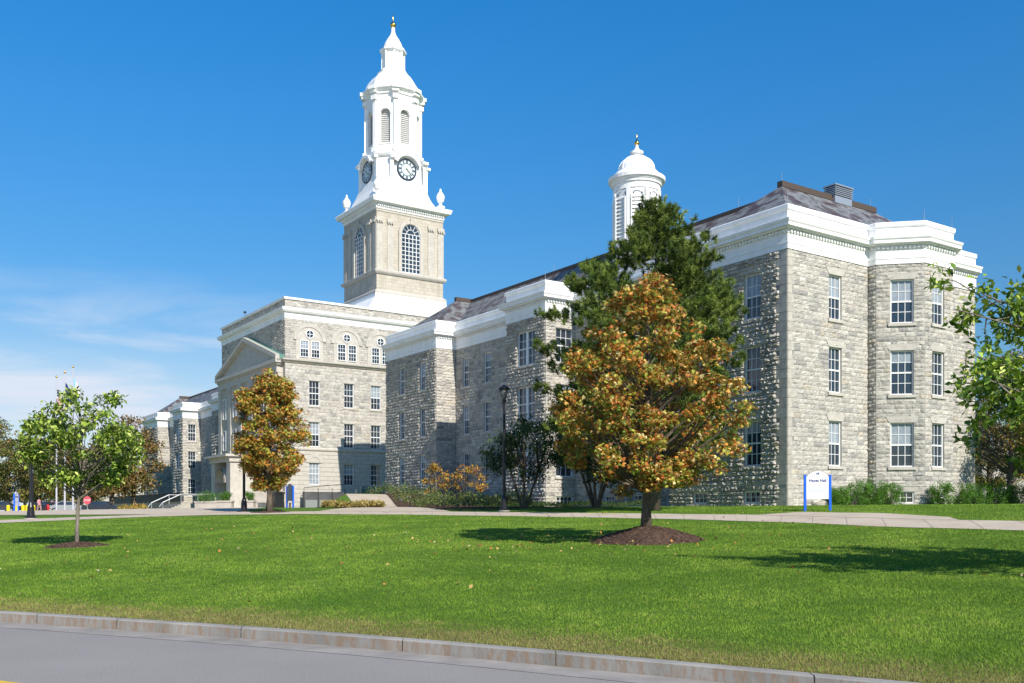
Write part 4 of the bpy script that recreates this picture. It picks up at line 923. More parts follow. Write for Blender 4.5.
# 1. big orange buckeye on the lawn
def tree_orange(loc,label,seed,H=7.25,R=2.85,z0=1.55,nc=150,nl=10500,size=.17,pal=None,wts=None,rc=.55,tr=(.115,.045),th=6.3,green=0.):
    rng=np.random.default_rng(seed); o=empty('autumn_tree',loc,0,label,'tree')
    prof=[(0,.42),(.08,.72),(.18,.97),(.3,1),(.45,.95),(.6,.84),(.75,.6),(.87,.33),(.95,.15),(1,.04)] if R>2.5 else [(0,.3),(.1,.55),(.25,.85),(.45,1),(.65,.95),(.8,.76),(.92,.5),(1,.15)]
    cs,L_,idx=crown_points(prof,z0,H-.25,R-.35,nc,rc,nl,rng,inner=.3)
    c=palette(nl,pal,wts,rng,.2)
    # lower inner leaves are still greener on this tree
    c=clumpvar(c,idx,nc,rng,.15)
    leaf_mesh('crown',L_,size,c,o,kind='palmate',up=.9,droop=.35,rng=rng)
    trunk(o,th,tr[0],tr[1],cs=cs,z0=z0*.95,branch_r=.028,rng=rng,bend=.08); return o
zz0=zf(3.72,26.6)+.38
tree_orange((3.68,26.6,zz0),'large orange autumn tree on the biggest mulch mound of the lawn',3,H=7.3,R=2.98,z0=1.0,nc=215,nl=29000,rc=.34,
   pal=[(.62,.27,.05),(.66,.42,.11),(.52,.17,.04),(.44,.44,.07),(.17,.24,.035),(.78,.64,.28),(.26,.11,.03)],wts=[3.0,2.4,3.0,4.2,4.2,1.6,2.6],size=.095)
tree_orange((-14.3,57.2,zf(-14.3,57.2)),'oval rust and green autumn tree standing before the pedimented central block',5,H=8.5,R=2.4,z0=1.45,nc=230,nl=17000,
   pal=[(.50,.22,.04),(.44,.32,.06),(.22,.28,.045),(.58,.32,.08),(.40,.13,.03),(.34,.38,.06)],wts=[3,3,2.6,2,1.6,2],size=.15,rc=.45,tr=(.17,.05),th=7)
# 2. small green tree on the left
def green_tree(loc,label,seed):
    rng=np.random.default_rng(seed); o=empty('young_tree',loc,0,label,'tree')
    prof=[(0,.35),(.12,.75),(.3,1),(.55,.98),(.72,.8),(.86,.5),(1,.16)]
    cs,L_,idx=crown_points(prof,1.8,4.95,1.68,95,.31,7200,rng,inner=.4,squash=.75,lean=(.5,0))
    c=clumpvar(palette(len(L_),[(.16,.25,.03),(.31,.41,.06),(.50,.55,.16),(.05,.10,.015)],[3,3.5,1.6,1.2],rng,.2),idx,100,rng,.2)
    leaf_mesh('crown',L_,.15,c,o,up=.9,droop=.25,width=.5,rng=rng); trunk(o,4.1,.062,.025,'palebark',cs=cs,z0=1.4,branch_r=.028,rng=rng,bend=.16,flare=1.3); return o
green_tree((-13.1,29.2,zf(-13.1,29.2)),'small round green tree on the left part of the lawn',8)
# 3. big dark pine
def pine(loc,label,seed,H=14.9,R=5.25):
    rng=np.random.default_rng(seed); o=empty('pine_tree',loc,0,label,'tree')
    q=Q(); q.tube([(0,0,-.2),(.1,.1,4),(0,.2,9),(.15,.1,H*.95)],[.3,.24,.15,.03],9); q.build('trunk','bark',o,smooth=True)
    ts=[0,.1,.3,.5,.65,.75,.85,.93,1]; rs=[.6,.85,1,.97,.84,.7,.47,.25,.1]
    tufts=[];q=Q(); tid=[]; k=0
    for i in range(140):
        t=.02+.98*(i/140)**1.0; z=2.0+(H-2.0)*t; a=i*2.39996+rng.normal()*.25; r=(R*np.interp(t,ts,rs))*(.6+.46*rng.random())*(1-.16*math.cos(a)*min(1,2*(1-t)))
        zb=z-.22*r; tip=np.array((r*math.cos(a),r*math.sin(a),z+.05*r)); base=np.array((0.05,.1,max(zb,1.2)))
        q.tube([base,(base*.5+tip*.5)-np.array((0,0,.1)),tip],[.075*(1.1-t),.045*(1.1-t),.012],5,cap=False)
        nt_=int(11+r*8.5)
        for j in range(nt_):
            s=.35+.68*rng.random()**.65; p=base*(1-s)+tip*s; w_=.85*(1.15-s)+.28; off=rng.normal(size=3)*np.array((w_*.5,w_*.5,.17)); tufts.append(p+off+np.array((0,0,.12))); tid.append(k)
        k+=1
    q.build('branches','bark',o); T=np.array(tufts); tid=np.array(tid); n=len(T); m=50
    up=rng.normal(size=(n,3))*.45; up[:,2]+=.7; rad=T.copy(); rad[:,2]=0; rad/=np.linalg.norm(rad,axis=1)[:,None]+1e-6; up+=rad*.45; up/=np.linalg.norm(up,axis=1)[:,None]
    C=np.repeat(T,m,0); A=np.repeat(up,m,0); d=A*.55+rng.normal(size=(n*m,3))*.55; d/=np.linalg.norm(d,axis=1)[:,None]; C=C+A*(rng.random((n*m,1))-.5)*.3
    s=np.cross(d,rng.normal(size=(n*m,3))); s/=np.linalg.norm(s,axis=1)[:,None]; Ln=.19+.09*rng.random((n*m,1)); v=np.stack([C-s*.02,C+s*.02,C+d*Ln],1).reshape(-1,3)
    bc=palette(n,[(.06,.10,.02),(.13,.185,.03),(.23,.29,.06)],[3,3,1.3],rng,.15); br=(.85+.3*rng.random((k,1)))[tid]; c=np.repeat(bc*br,3*m,0)
    raw('crown',v,np.arange(3*n*m).reshape(-1,3),c,M['needle'],o); return o
pine((7.0,47.6,zf(7.0,47.6)),'tall dark green pine rising behind the orange tree against the wing',21)
# 4. generic leafy tree
def leafy(name,loc,label,seed,H,R,z0,nc,nl,size,pal,wts,prof=None,rc=.8,bark='bark',tr=(.2,.06),cat='tree',group=None,stems=1,inner=.35,droop=.2,nb=None,kind='simple',lean=(0,0)):
    rng=np.random.default_rng(seed); o=empty(name,loc,0,label,cat,group)
    prof=prof or [(0,.5),(.15,.85),(.4,1),(.65,.88),(.85,.55),(1,.15)]
    cs,L_,idx=crown_points(prof,z0,H-rc*.5,R-rc*.6,nc,rc,nl,rng,inner=inner,lean=lean)
    c=clumpvar(palette(nl,pal,wts,rng,.2),idx,nc,rng,.22); leaf_mesh('crown',L_,size,c,o,up=.8,droop=droop,width=.55,rng=rng,kind=kind)
    if stems==1: trunk(o,H*.85,tr[0],tr[1],bark,cs=cs,z0=z0*.9,branch_r=.03,rng=rng,bend=.2,nb=nb)
    else:
        q=Q()
        for s in range(stems):
            a=s*6.283/stems+rng.random(); c_=cs[rng.integers(len(cs))]; e=(R*.55*math.cos(a),R*.55*math.sin(a),z0+(H-z0)*.55)
            q.tube([(.12*math.cos(a),.12*math.sin(a),-.1),(e[0]*.45,e[1]*.45,e[2]*.4),e],[tr[0],tr[0]*.7,tr[1]],7,cap=False)
            for c_ in cs[s::stems][:14]:
                q.tube([(e[0]*.6,e[1]*.6,e[2]*.6),((e[0]+c_[0])/2,(e[1]+c_[1])/2,(e[2]*.8+c_[2])/2),tuple(c_)],[tr[1],tr[1]*.6,.008],4,cap=False)
        q.build('trunk',bark,o,smooth=True)
    return o
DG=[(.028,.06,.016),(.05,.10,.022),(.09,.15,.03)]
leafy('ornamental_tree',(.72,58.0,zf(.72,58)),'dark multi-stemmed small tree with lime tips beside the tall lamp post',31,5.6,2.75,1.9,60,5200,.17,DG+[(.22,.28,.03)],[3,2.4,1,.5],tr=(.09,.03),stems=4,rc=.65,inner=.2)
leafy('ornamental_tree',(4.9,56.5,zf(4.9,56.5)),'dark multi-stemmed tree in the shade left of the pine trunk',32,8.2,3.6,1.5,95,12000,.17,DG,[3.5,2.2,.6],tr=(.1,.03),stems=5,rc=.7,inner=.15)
OY=[(.45,.22,.04),(.50,.33,.05),(.32,.12,.03),(.25,.24,.05)]
leafy('autumn_shrub',(-5.6,72,zf(-5.6,72)),'slender orange-leaved sapling left of its twin in the wing planting bed',41,3.3,1.35,1.1,30,760,.18,OY,[2,2,1.4,2],tr=(.035,.015),stems=4,rc=.34,inner=.4,group='orange saplings before the wing')
leafy('autumn_shrub',(-3.1,70,zf(-3.1,70)),'airy golden-orange sapling nearest the tall lamp post in the planting bed',42,3.35,1.45,1.1,28,680,.18,OY,[3,3,1.4,1],tr=(.035,.015),stems=4,rc=.34,inner=.4,group='orange saplings before the wing')
# oak whose lower branches hang into the frame on the right
def oak():
    rng=np.random.default_rng(52); X,Y=10.75,15.7; o=empty('oak_tree',(X,Y,zf(X,Y)),0,'green oak with lobed leaves hanging into the right edge of the picture','tree')
    cs=[];q=Q(); q.tube([(0,0,-.1),(.05,0,2.5),(0,.1,4.0),(0,0,5.0)],[.2,.16,.11,.03],10); q.build('trunk','palebark',o,smooth=True); q=Q()
    rows=[]
    for i in range(44):
        a=rng.random()*6.283; zb=1.3+2.4*rng.random(); r=(3.5*(1-.25*((zb-1.3)/2.4)))*(.6+.4*rng.random()); rows.append((a,zb,r,zb+.25*r+rng.normal()*.25))
    # explicit low limbs that reach west
    rows+=[(math.radians(178),3.0,3.5,4.75),(math.radians(186),2.6,3.8,4.2),(math.radians(170),2.2,3.3,2.9),(math.radians(195),2.2,3.6,3.0),(math.radians(182),3.4,3.2,4.5),(math.radians(188),2.6,3.7,3.5),(math.radians(176),2.6,3.0,3.6),(math.radians(190),2.0,2.6,2.4),(math.radians(184),3.4,2.5,4.4)]
    for a,zb,r,zt_ in rows:
        p0=np.array((0,0,zb)); p1=np.array((r*math.cos(a),r*math.sin(a),zt_)); mid=p0*.5+p1*.5+rng.normal(size=3)*.12; q.tube([p0,mid,p1],[.035,.022,.008],5,cap=False)
        for j in range(7):
            s=.35+.65*rng.random(); p=(mid*(1-(s-.5)*2)+p1*(s-.5)*2) if s>.5 else (p0*(1-s*2)+mid*s*2); e=p+rng.normal(size=3)*np.array((.3,.3,.24)); q.tube([p,(p+e)/2+rng.normal(size=3)*.03,e],[.012,.008,.004],4,cap=False); cs.append(e)
    q.build('branches','palebark',o); cs=np.array(cs); n=17000; idx=rng.integers(0,len(cs),n); g=rng.normal(size=(n,3)); g/=np.linalg.norm(g,axis=1)[:,None]; g*=(rng.random((n,1))**.5)*.27
    c=clumpvar(palette(n,[(.12,.21,.02),(.25,.36,.04),(.46,.52,.11),(.06,.11,.015)],[3,3,1.5,.35],rng,.2),idx,len(cs),rng,.2)
    leaf_mesh('crown',cs[idx]+g,.145,c,o,up=.7,droop=.35,width=.5,rng=rng)
oak()
# background trees
OL=[(.15,.17,.04),(.24,.21,.06),(.10,.14,.03),(.30,.19,.06),(.22,.13,.05)]
BT=[ # px, Y, H, R, label, palette weights
 (-30,128,15,6.5,'broad olive-green tree at the far left edge behind the car park',[3,2,2,1,.3]),
 (8,140,12.6,6.2,'yellowish green tree behind the blue entrance sign',[2,3,1,1,.3]),
 (40,150,12.2,5.6,'dusty green tree behind the yellow bollards',[3,2,2,1.2,.3]),
 (66,135,11.4,4.2,'thin olive tree behind the three flagpoles',[2,2,2,2,1]),
 (92,140,10.5,4.6,'sparse brownish tree above the stop sign',[.6,1,1,3,3]),
 (112,124,11.2,4.2,'rust-brown tree between the stop sign and the far wing',[.5,1,.8,3,3.4]),
 (134,128,13.5,4.2,'half-bare russet tree touching the left end of the hall',[.5,1,.8,3,3.4]),
 (-70,120,15,7,'tall green tree outside the left edge of the car park',[3,2,2,1,.3]),
 (25,175,12,7,'grey-green tree deep behind the bollards',[3,1,3,1,.3]),
 (80,180,12,7,'grey-green tree deep behind the flagpoles',[3,1,3,1,.3])]
for i,(px,Y,H,R,lab,wts) in enumerate(BT):
    X=(px-512)/F*Y; leafy('background_tree',(X,Y,zf(X,Y)),lab,60+i,H,R,2.0 if i not in (4,5,6) else 2.6,90,9000 if i not in (4,5,6) else 5000,.36,OL,wts,rc=1.15,tr=(.32,.08),group='trees beyond the car park',nb=40,inner=.25)
def wy(px,Y): return ((px-512)/F*Y,Y)
for i,(px,Y,H,R,z0,lab,wts) in enumerate([(1012,66,10.5,5.3,2.4,'olive and brown autumn tree right of the hall with a thick pale trunk',[.5,2.2,.7,4,3]),(1085,60,12,5,2.2,'green tree just beyond the right edge beside the hall lawn',[3,2,2,.5,.2]),(990,88,8.2,4.6,2.0,'yellow-green tree peeping round the right corner of the hall',[2,4,1,1,.2])]):
    X,Y=wy(px,Y); leafy('lawn_tree',(X,Y,zf(X,Y)),lab,80+i,H,R,z0,110,17000,.2,OL+[(.36,.26,.03)],wts+[1.0],rc=.8,tr=(.36,.1),bark='palebark',inner=.25)
leafy('lawn_tree',(27,30.5,zf(27,30.5)),'full green tree out of sight beyond the right edge of the lawn',85,8,3.6,2,60,3000,.3,OL[:3],[1,1,1],rc=.8)
# shrubs
def shrub(name,loc,label,seed,R,H,n,pal,wts,size=.09,group=None,stretch=(1,1),cat='shrub',width=.4):
    rng=np.random.default_rng(seed); o=empty(name,loc,ROT,label,cat,group)
    nc=80; a=rng.random(nc)*6.283; r=np.sqrt(rng.random(nc))*R*.86; H=H*1.2; n=int(n*2.2); size=size*.8; z=H*(.06+.84*rng.random(nc))*(1-.35*(r/R)**2); cs=np.stack([r*np.cos(a)*stretch[0],r*np.sin(a)*stretch[1],z],1)
    idx=rng.integers(0,nc,n); g=rng.normal(size=(n,3)); g/=np.linalg.norm(g,axis=1)[:,None]; g*=rng.random((n,1))**.5*min(R,.8)*.27; Cc=cs[idx]+g; Cc[:,2]=np.maximum(Cc[:,2],.02)
    leaf_mesh('foliage',Cc,size,clumpvar(palette(n,pal,wts,rng,.2),idx,nc,rng,.2),o,up=.8,width=width,rng=rng)
    q=Q()
    for k in range(10): c=cs[k]; q.tube([(0,0,-.05),(c[0]*.4,c[1]*.4,c[2]*.5),tuple(c)],[.03,.02,.008],4,cap=False)
    q.build('stems','bark',o); return o
YEW=[(.06,.16,.02),(.10,.23,.025),(.16,.31,.04)]
for i,(a,b,R,H,lab) in enumerate([(-1.6,2.1,.75,.95,'smallest yew shrub, partly behind the white sign'),(-1.5,3.9,1.05,1.25,'rounded green yew shrub just right of the white sign'),(-1.5,5.3,1.15,1.35,'tallest green yew shrub in the row under the narrow window'),(-1.7,6.7,1.0,1.2,'green yew shrub touching the left side of the bay'),(-3.3,9.3,.75,1.25,'small separate yew shrub before the bay basement window')]):
    X,Y=lw(a,b); shrub('yew_shrub',(X,Y,zf(X,Y)-.02),lab,100+i,R,H,2600,YEW,[2,3,2],.1,'yew shrubs along the lit end wall')
for i,b in enumerate((15.0,16.6,18.2,19.8,21.3)):
    X,Y=lw(-1.2,b); shrub('hedge_shrub',(X,Y,zf(X,Y)-.02),['leftmost clipped hedge shrub against the bay base','second hedge shrub from the bay','middle shrub of the clipped hedge right of the bay','fourth hedge shrub, just past the wall corner','last hedge shrub beside the thick tree trunk'][i],120+i,1.0,1.35,1700,YEW,[3,3,1.4],.11,'clipped hedge right of the bay')
# perennial planting along the wing (uncountable)
def planting(name,label,poly,n,pal,wts,hmin,hmax,seed,size=.12):
    rng=np.random.default_rng(seed); P_=np.array(poly); X=rng.uniform(P_[:,0].min(),P_[:,0].max(),n*4); Y=rng.uniform(P_[:,1].min(),P_[:,1].max(),n*4); k=inpoly(X,Y,poly); X,Y=X[k][:n],Y[k][:n]
    cl=.5+.5*np.sin(X*1.9+np.sin(Y*1.1)*2)*np.sin(Y*1.3+X*.6); h=(hmin+(hmax-hmin)*cl)*(.3+.7*rng.random(len(X))); c=palette(len(X),pal,wts,rng,.2)
    o=leaf_mesh(name,np.stack([X,Y,zt(X,Y)+h*.95],1),size,c,None,up=.2,droop=-.5,width=.32,rng=rng); return tag(o,label,'planting',kind='stuff')
bed=[lw(1.2*0+10,1.6),lw(10,-3.0),lw(20,-4.2),lw(28,-5.2),lw(35,-5.0),lw(41,-3.3),lw(50,-2.2),lw(50,-.3),lw(38.2,-.3),lw(38.2,1.7),lw(26.6,1.7),lw(26.6,-1.0),lw(21,-1.0),lw(21,1.6)]
draped('planting_bed',[lw(9.8,-3.2),lw(16,-5.2),(-.2,56.6),(-4.3,57.9),(-5.3,63),(-8.5,74),(-10.9,84.5),lw(50,-1.6)],[lw(9.8,-.1),lw(21,-.9),lw(28,1.6),lw(36,1.6),lw(41,-.2),lw(50,-.2)],'mulch',nu=8,off=.03)
bed2=[(1.2,57.6),(-4.3,58.6),(-5.2,63),(-8.4,74),(-10.8,84.5),lw(50,-1.4),lw(50,-.3),lw(38.2,-.3),lw(38.2,1.7),lw(26.6,1.7)]
planting('perennials','mixed green and yellowish perennials growing at the foot of the wing',bed2,11000,[(.09,.15,.035),(.17,.21,.05),(.06,.11,.03),(.28,.25,.07),(.20,.19,.24)],[4,3,3,1.2,.5],.3,1.25,140,.17)
planting('ground_cover','low dark ground cover under the pine and ornamental trees',[lw(8,-3.3),lw(26,-5.0),lw(26,-1.0),lw(9.5,-1)],6000,[(.04,.08,.02),(.07,.12,.03)],[1,1],.1,.4,141,.13)
gb=[wy(322,69),wy(322,72),wy(350,73.5),wy(384,72),wy(384,69),wy(350,67.5)]
draped('grass_bed',[wy(316,68.5),wy(350,66.5),wy(396,69)],[wy(316,72.5),wy(350,74),wy(394,72)],'mulch',nu=8,off=.03)
planting('ornamental_grasses','golden ornamental grasses in the small bed before the areaway',gb,5000,[(.45,.32,.10),(.36,.28,.09),(.24,.25,.06)],[3,2,1.4],.15,.5,142,.22)
planting('flower_border','orange and yellow border plants before the far left terrace',[wy(118,105),wy(146,105),wy(146,112),wy(118,112)],1500,[(.45,.28,.06),(.25,.25,.05)],[2,1],.2,.9,143,.3)
# fallen leaves
rng=np.random.default_rng(9); n=550; X=np.concatenate([rng.normal(1.6,2.6,250),rng.uniform(-14,12,300)]); Y=np.concatenate([rng.normal(27,2.6,250),8.5+rng.random(300)**.7*36]); d_=(Y-ker(X))*.86; k=d_>.1; X,Y=X[k],Y[k]
o=leaf_mesh('fallen_leaves',np.stack([X,Y,zt(X,Y)+.05],1),.085,palette(len(X),[(.45,.2,.05),(.5,.35,.12),(.3,.12,.04),(.6,.5,.3)],[2,2,2,1],rng),None,up=2.5,width=.8,rng=rng); tag(o,'scattered fallen autumn leaves lying on the lawn','leaves',kind='stuff')

# ================= STREET FURNITURE =================
def lamp(loc,label,H):
    o=empty('street_lamp',loc,0,label,'lamp post','black lantern lamp posts')
    q=Q(); q.lathe((0,0,0),[(.26,0),(.26,.08),(.19,.14),(.17,.6),(.12,.75),(.085,.85),(.07,H-.95),(.11,H-.93),(.11,H-.85),(.06,H-.8)],14); q.lathe((0,0,0),[(.34,-.12),(.34,.02)],16,1); q.build('pole',['dark','concrete'],o)
    q=Q()
    for k in range(4):
        a=k*math.pi/2+.4; q.tube([(.05*math.cos(a),.05*math.sin(a),H-.82),(.13*math.cos(a),.13*math.sin(a),H-.6),(.24*math.cos(a),.24*math.sin(a),H-.16)],.016,5)
    q.lathe((0,0,0),[(.1,H-.82),(.13,H-.78),(.06,H-.74)],12); q.lathe((0,0,0),[(.25,H-.17),(.31,H-.15),(.31,H-.1),(.2,H-.02),(.08,H+.03),(.03,H+.07)],16); q.build('lantern_frame','dark',o)
    q=Q(); q.lathe((0,0,0),[(.09,H-.74),(.15,H-.5),(.215,H-.18)],16); q.build('lamp_glass','lampglass',o,smooth=True); return o
M['lampglass']=mat('lamp_glass',base=(.22,.23,.22),rough=.25,spec=.5); M['lampglass'].node_tree.nodes['Principled BSDF'].inputs['Transmission Weight'].default_value=.5
X,Y=-.43,52.5; lamp((X,Y,zf(X,Y)+.02),'tall black lantern lamp post in front of the middle of the wing',6.75)
X,Y=-25.2,50.8; lamp((X,Y,zf(X,Y)+.02),'black lamp post beside the path at the far left edge',3.7)
X,Y=wy(244,58); lamp((X,Y,zf(X,Y)),'black lamp post left of the rust and green tree, its head hidden in leaves',6.0)
X,Y=wy(33,112); lamp((X,Y,zf(X,Y)),'distant dark lamp post among the bollards by the car park',5.2)
# campus sign "Hayes Hall"
def sign(loc,rz,label,dark=False,sc=1.0,text=True):
    o=empty('campus_sign',loc,rz,label,'sign','blue-posted campus signs')
    for x in (-.6,.6):
        q=Q(); q.abox(x-.055,-.055,-.05,x+.055,.055,1.62); q.abox(x-.065,-.065,1.62,x+.065,.065,1.66); q.build('post','bluep',o)
    q=Q(); an=[k/14 for k in range(15)]; top=[]
    for t in an:
        x=-.5+t; s=abs(x); z=1.60 if s>.47 else 1.68+.17*math.cos(s/.47*math.pi/2); top.append((x,z))
    xs_=[-.54,-.47001]+[-.47+.94*k/12 for k in range(13)]+[.47001,.54]
    zt_=lambda x:1.60 if abs(x)>.47 else 1.66+.17*math.cos(abs(x)/.47*math.pi/2)
    for xa,xb in zip(xs_[:-1],xs_[1:]):
        za,zb_=zt_(xa),zt_(xb)
        q.add([(xa,-.03,.55),(xb,-.03,.55),(xb,-.03,zb_),(xa,-.03,za),(xa,.03,.55),(xb,.03,.55),(xb,.03,zb_),(xa,.03,za)],[(0,1,2,3),(5,4,7,6),(3,2,6,7),(0,4,5,1)])
    for x in (-.54,.54): q.quad((x,-.03,.55),(x,.03,.55),(x,.03,1.6),(x,-.03,1.6))
    pn=q.build('panel','signg' if dark else 'signw',o)  # dark: panel seen from its shadow side, shade coloured in as grey
    if not dark:
        q=Q(); q.abox(-.52,-.034,1.575,.52,-.031,1.6); q.build('gold_line','cream_line',pn)
        text_mesh('Hayes Hall',.195,'lettering','navy',pn,(0,-.042,1.40),(math.radians(90),0,0))
        text_mesh('UB',.13,'emblem','navy',pn,(0,-.042,1.72),(math.radians(90),0,0))
        q=Q()
        for z,w_ in ((1.0,.82),(.9,.74)): q.abox(-.42,-.034,z-.008,-.42+w_,-.031,z+.008)
        q.build('small_print','thin',pn)
    return o
X,Y=wy(817.5,42.5); sg=sign((X,Y,zf(X,Y)),math.radians(-3),'white Hayes Hall sign between two bright blue posts on the grass'); sg.scale=(.9,.95,.95)
X,Y=wy(290,72); sign((X,Y,zf(X,Y)-.05),math.radians(125),'sign with blue posts, its shaded side coloured grey, beside the cream ground floor',True)
X,Y=wy(16.3,86); sign((X,Y,zf(X,Y)-.05),math.radians(102),'blue-posted sign by the bollards at the far left',False)
# dark posts in the bed, trash bin, planters, bench block
for i,(px,lab) in enumerate(((443,'black post in the planting bed, left of its twin'),(457,'black post in the planting bed, right of its twin'))):
    X,Y=wy(px,66); q=Q(); q.lathe((0,0,0),[(.12,-.1),(.12,1.05),(.15,1.07),(.15,1.15),(.08,1.2)],12); o=q.build('bollard','dark'); o.location=(X,Y,zf(X,Y)); tag(o,lab,'bollard','black posts in the planting bed')
X,Y=wy(278,84); o=empty('litter_bin',(X,Y,zf(X,Y)),ROT,'black litter bin beside the shaded blue-posted sign','litter bin')
q=Q(); q.abox(-.4,-.4,0,.4,.4,1.25); q.build('body','dark',o); q=Q(); q.abox(-.46,-.46,1.25,.46,.46,1.4); q.abox(-.3,-.3,1.4,.3,.3,1.46); q.build('lid','dark',o)
X,Y=wy(262,84); o=empty('stone_bench',(X,Y,zf(X,Y)),ROT,'pale stone bench against the portico base behind the rusty tree','bench')
q=Q(); q.abox(-.9,-.25,.5,3.2,.35,.68); q.build('seat','concrete',o)
for x in (-.6,2.7): q=Q(); q.abox(x-.15,-.2,-.05,x+.15,.3,.5); q.build('leg','concrete',o)
q=Q(); q.abox(-.9,.35,.55,3.2,.45,1.5); q.build('backrest','concrete',o)
PL=[(208,82,'long planter with green shrub beside the entrance steps'),(226,80,'square planter with small green shrub before the door'),(249,80,'small planter with green shrub right of the thin lamp post')]
for i,(px,Y,lab) in enumerate(PL):
    X,Y=wy(px,Y); wv=[1.0,.55,.45][i]; q=Q(); q.abox(-wv,-.4,0,wv,.4,.62); q.abox(-wv-.05,-.45,.5,wv+.05,.45,.64); o=q.build('planter','concrete'); o.location=(X,Y,zf(X,Y)); o.rotation_euler=(0,0,ROT*0); tag(o,lab.replace(' with green shrub','').replace(' with small green shrub','')+' of pale concrete','planter','concrete planters at the entrance')
    shrub('planter_shrub',(X,Y,zf(X,Y)+.6),['bushy green shrub filling the long planter by the steps','compact green shrub in the square planter before the door','compact green shrub in the planter right of the thin lamp post'][i],150+i,.75 if i==0 else .5,.75,700,YEW,[2,3,2],.12,'shrubs in the entrance planters',(wv/.6 if i==0 else 1,.7))
# bollards, hydrant, stop sign
M['yb']=mat('bollard_yellow',base=(.80,.60,.02),rough=.5); M['red']=mat('hydrant_red',base=(.55,.03,.03),rough=.4); M['stop']=mat('stop_red',base=(.70,.10,.13),rough=.5)
for i,px in enumerate((8.2,16.6,23,27,33.6)):
    X,Y=wy(px,112 if i!=1 else 118); q=Q(); q.lathe((0,0,0),[(.19,-.1),(.19,.78),(.15,.86),(.06,.9)],12); o=q.build('bollard','yb'); o.location=(X,Y,zf(X,Y)); tag(o,['leftmost yellow bollard at the edge of the car park','yellow bollard hidden behind the blue-posted sign','yellow bollard just right of the near lamp post','yellow bollard in the middle of the row','rightmost yellow bollard beside the distant lamp post'][i],'bollard','yellow bollards')
X,Y=wy(47.8,110); o=empty('fire_hydrant',(X,Y,zf(X,Y)),0,'red fire hydrant left of the flagpoles','hydrant')
q=Q(); q.lathe((0,0,0),[(.22,0),(.22,.08),(.15,.12),(.15,.62),(.19,.65),(.17,.78),(.1,.88),(.05,.95)],14); q.tube([(-.28,0,.5),(.28,0,.5)],.07,8); q.tube([(0,-.26,.42),(0,0,.42)],.09,8); q.build('body','red',o)
X,Y=wy(87.2,104); o=empty('stop_sign',(X,Y,zf(X,Y)),math.radians(-8),'red octagonal stop sign behind the small green tree trunk','traffic sign')
q=Q(); q.tube([(0,.03,-.1),(0,.03,2.2)],.035,6); q.build('post','steel',o)
q=Q(); v=[(.46*math.cos(math.pi/8+k*math.pi/4),-.02,1.3+.46*math.sin(math.pi/8+k*math.pi/4)) for k in range(8)]; v2=[(x,0,z) for x,y,z in v]; q.add(v+v2,[tuple(range(8)),tuple(range(8,16))]+[(k,(k+1)%8,(k+1)%8+8,k+8) for k in range(8)]); pn=q.build('panel','stop',o)
text_mesh('STOP',.32,'lettering','signw',pn,(0,-.026,1.3),(math.radians(90),0,0))
# flagpoles
M['fblue']=mat('flag_blue',base=(.02,.04,.16),rough=.8); M['fred']=mat('flag_red',base=(.50,.03,.05),rough=.8); M['fwhite']=mat('flag_white',base=(.75,.75,.78),rough=.8); M['flb']=mat('flag_light_blue',base=(.20,.42,.72),rough=.8)
def flag(parent,H,kind):
    q=Q(); nu,nv=14,13; rng=np.random.default_rng(hash(kind)%1000 if False else len(kind)); vs_=[]
    for j in range(nv+1):
        for i in range(nu+1):
            u_=i/nu; w_=j/nv; x=.06+u_*.62*(1-.2*w_); z=H-.35-w_*1.2-u_*u_*1.2-u_*.3; y=.2*math.sin(u_*9+w_*2)*u_**.5; vs_.append((x,y,z))
    f=[];mi=[]
    for j in range(nv):
        for i in range(nu):
            a=j*(nu+1)+i; f.append((a,a+1,a+nu+2,a+nu+1))
            if kind=='stripes': m=0 if (j<7 and i<6) else (1 if j%2==0 else 2)
            elif kind=='navy': m=0 if not (5<i<9 and 4<j<9) else 2
            else: m=3 if (i<4 or j>9) else 2
            mi.append(m)
    b=q.n; q.add(vs_,[]); 
    for ff,m in zip(f,mi): q.f.append(ff); q.m.append(m)
    return q.build('flag',['fblue','fred','fwhite','flb'],parent,smooth=True)
for i,(px,yt,Y,kind,lab) in enumerate(((56.5,378,100,'stripes','leftmost flagpole, flying the red and white striped flag'),(64.8,373.5,99,'navy','middle flagpole, flying a dark navy flag'),(73,368,98,'pale','rightmost and tallest flagpole, flying a pale blue and white flag'))):
    X,Y=wy(px,Y); H=EZ+(HZ-yt)*Y/F-zf(X,Y); o=empty('flagpole',(X,Y,zf(X,Y)),.2,lab,'flagpole','flagpoles at the forecourt')
    q=Q(); q.lathe((0,0,0),[(.2,0),(.2,.15),(.1,.2),(.1,.3),(.045,H)],12); q.build('pole','alu',o); q=Q(); q.lathe((0,0,H),[(.02,0),(.09,.05),(.11,.12),(.09,.2),(.02,.24)],12); q.build('finial','gold',o,smooth=True)
    flag(o,H-.6 if i else H-.9,kind)
# pale building far left and right
def block(loc,rz,label,wd,dp,h,nw,nf):
    o=empty('campus_building',loc,rz,label,'building'); q=Q(); q.abox(0,0,-.5,wd,dp,h,1); q.abox(-.2,-.2,h,wd+.2,dp+.2,h+.6,0); q.build('wall',['dressed','dressed'],o)
    fr=(np.array((0.,0.)),np.array((1.,0.)),np.array((0.,-1.)),wd)
    for k in range(nw):
        for j in range(nf):
            x=(k+.5)*wd/nw-.7; window(o,fr,x,x+1.4,1.2+j*4,3.6+j*4,3,4,rev=-.02)
    return o
X,Y=wy(72,205); block((X,Y,zf(X,Y)),.1,'pale cream building half hidden by the trees at far left',20,10,11.5,6,3)
X,Y=wy(982,105); block((X,Y,zf(X,Y)),.1,'pale building seen under the tree at the right edge',16,8,6.5,4,1)
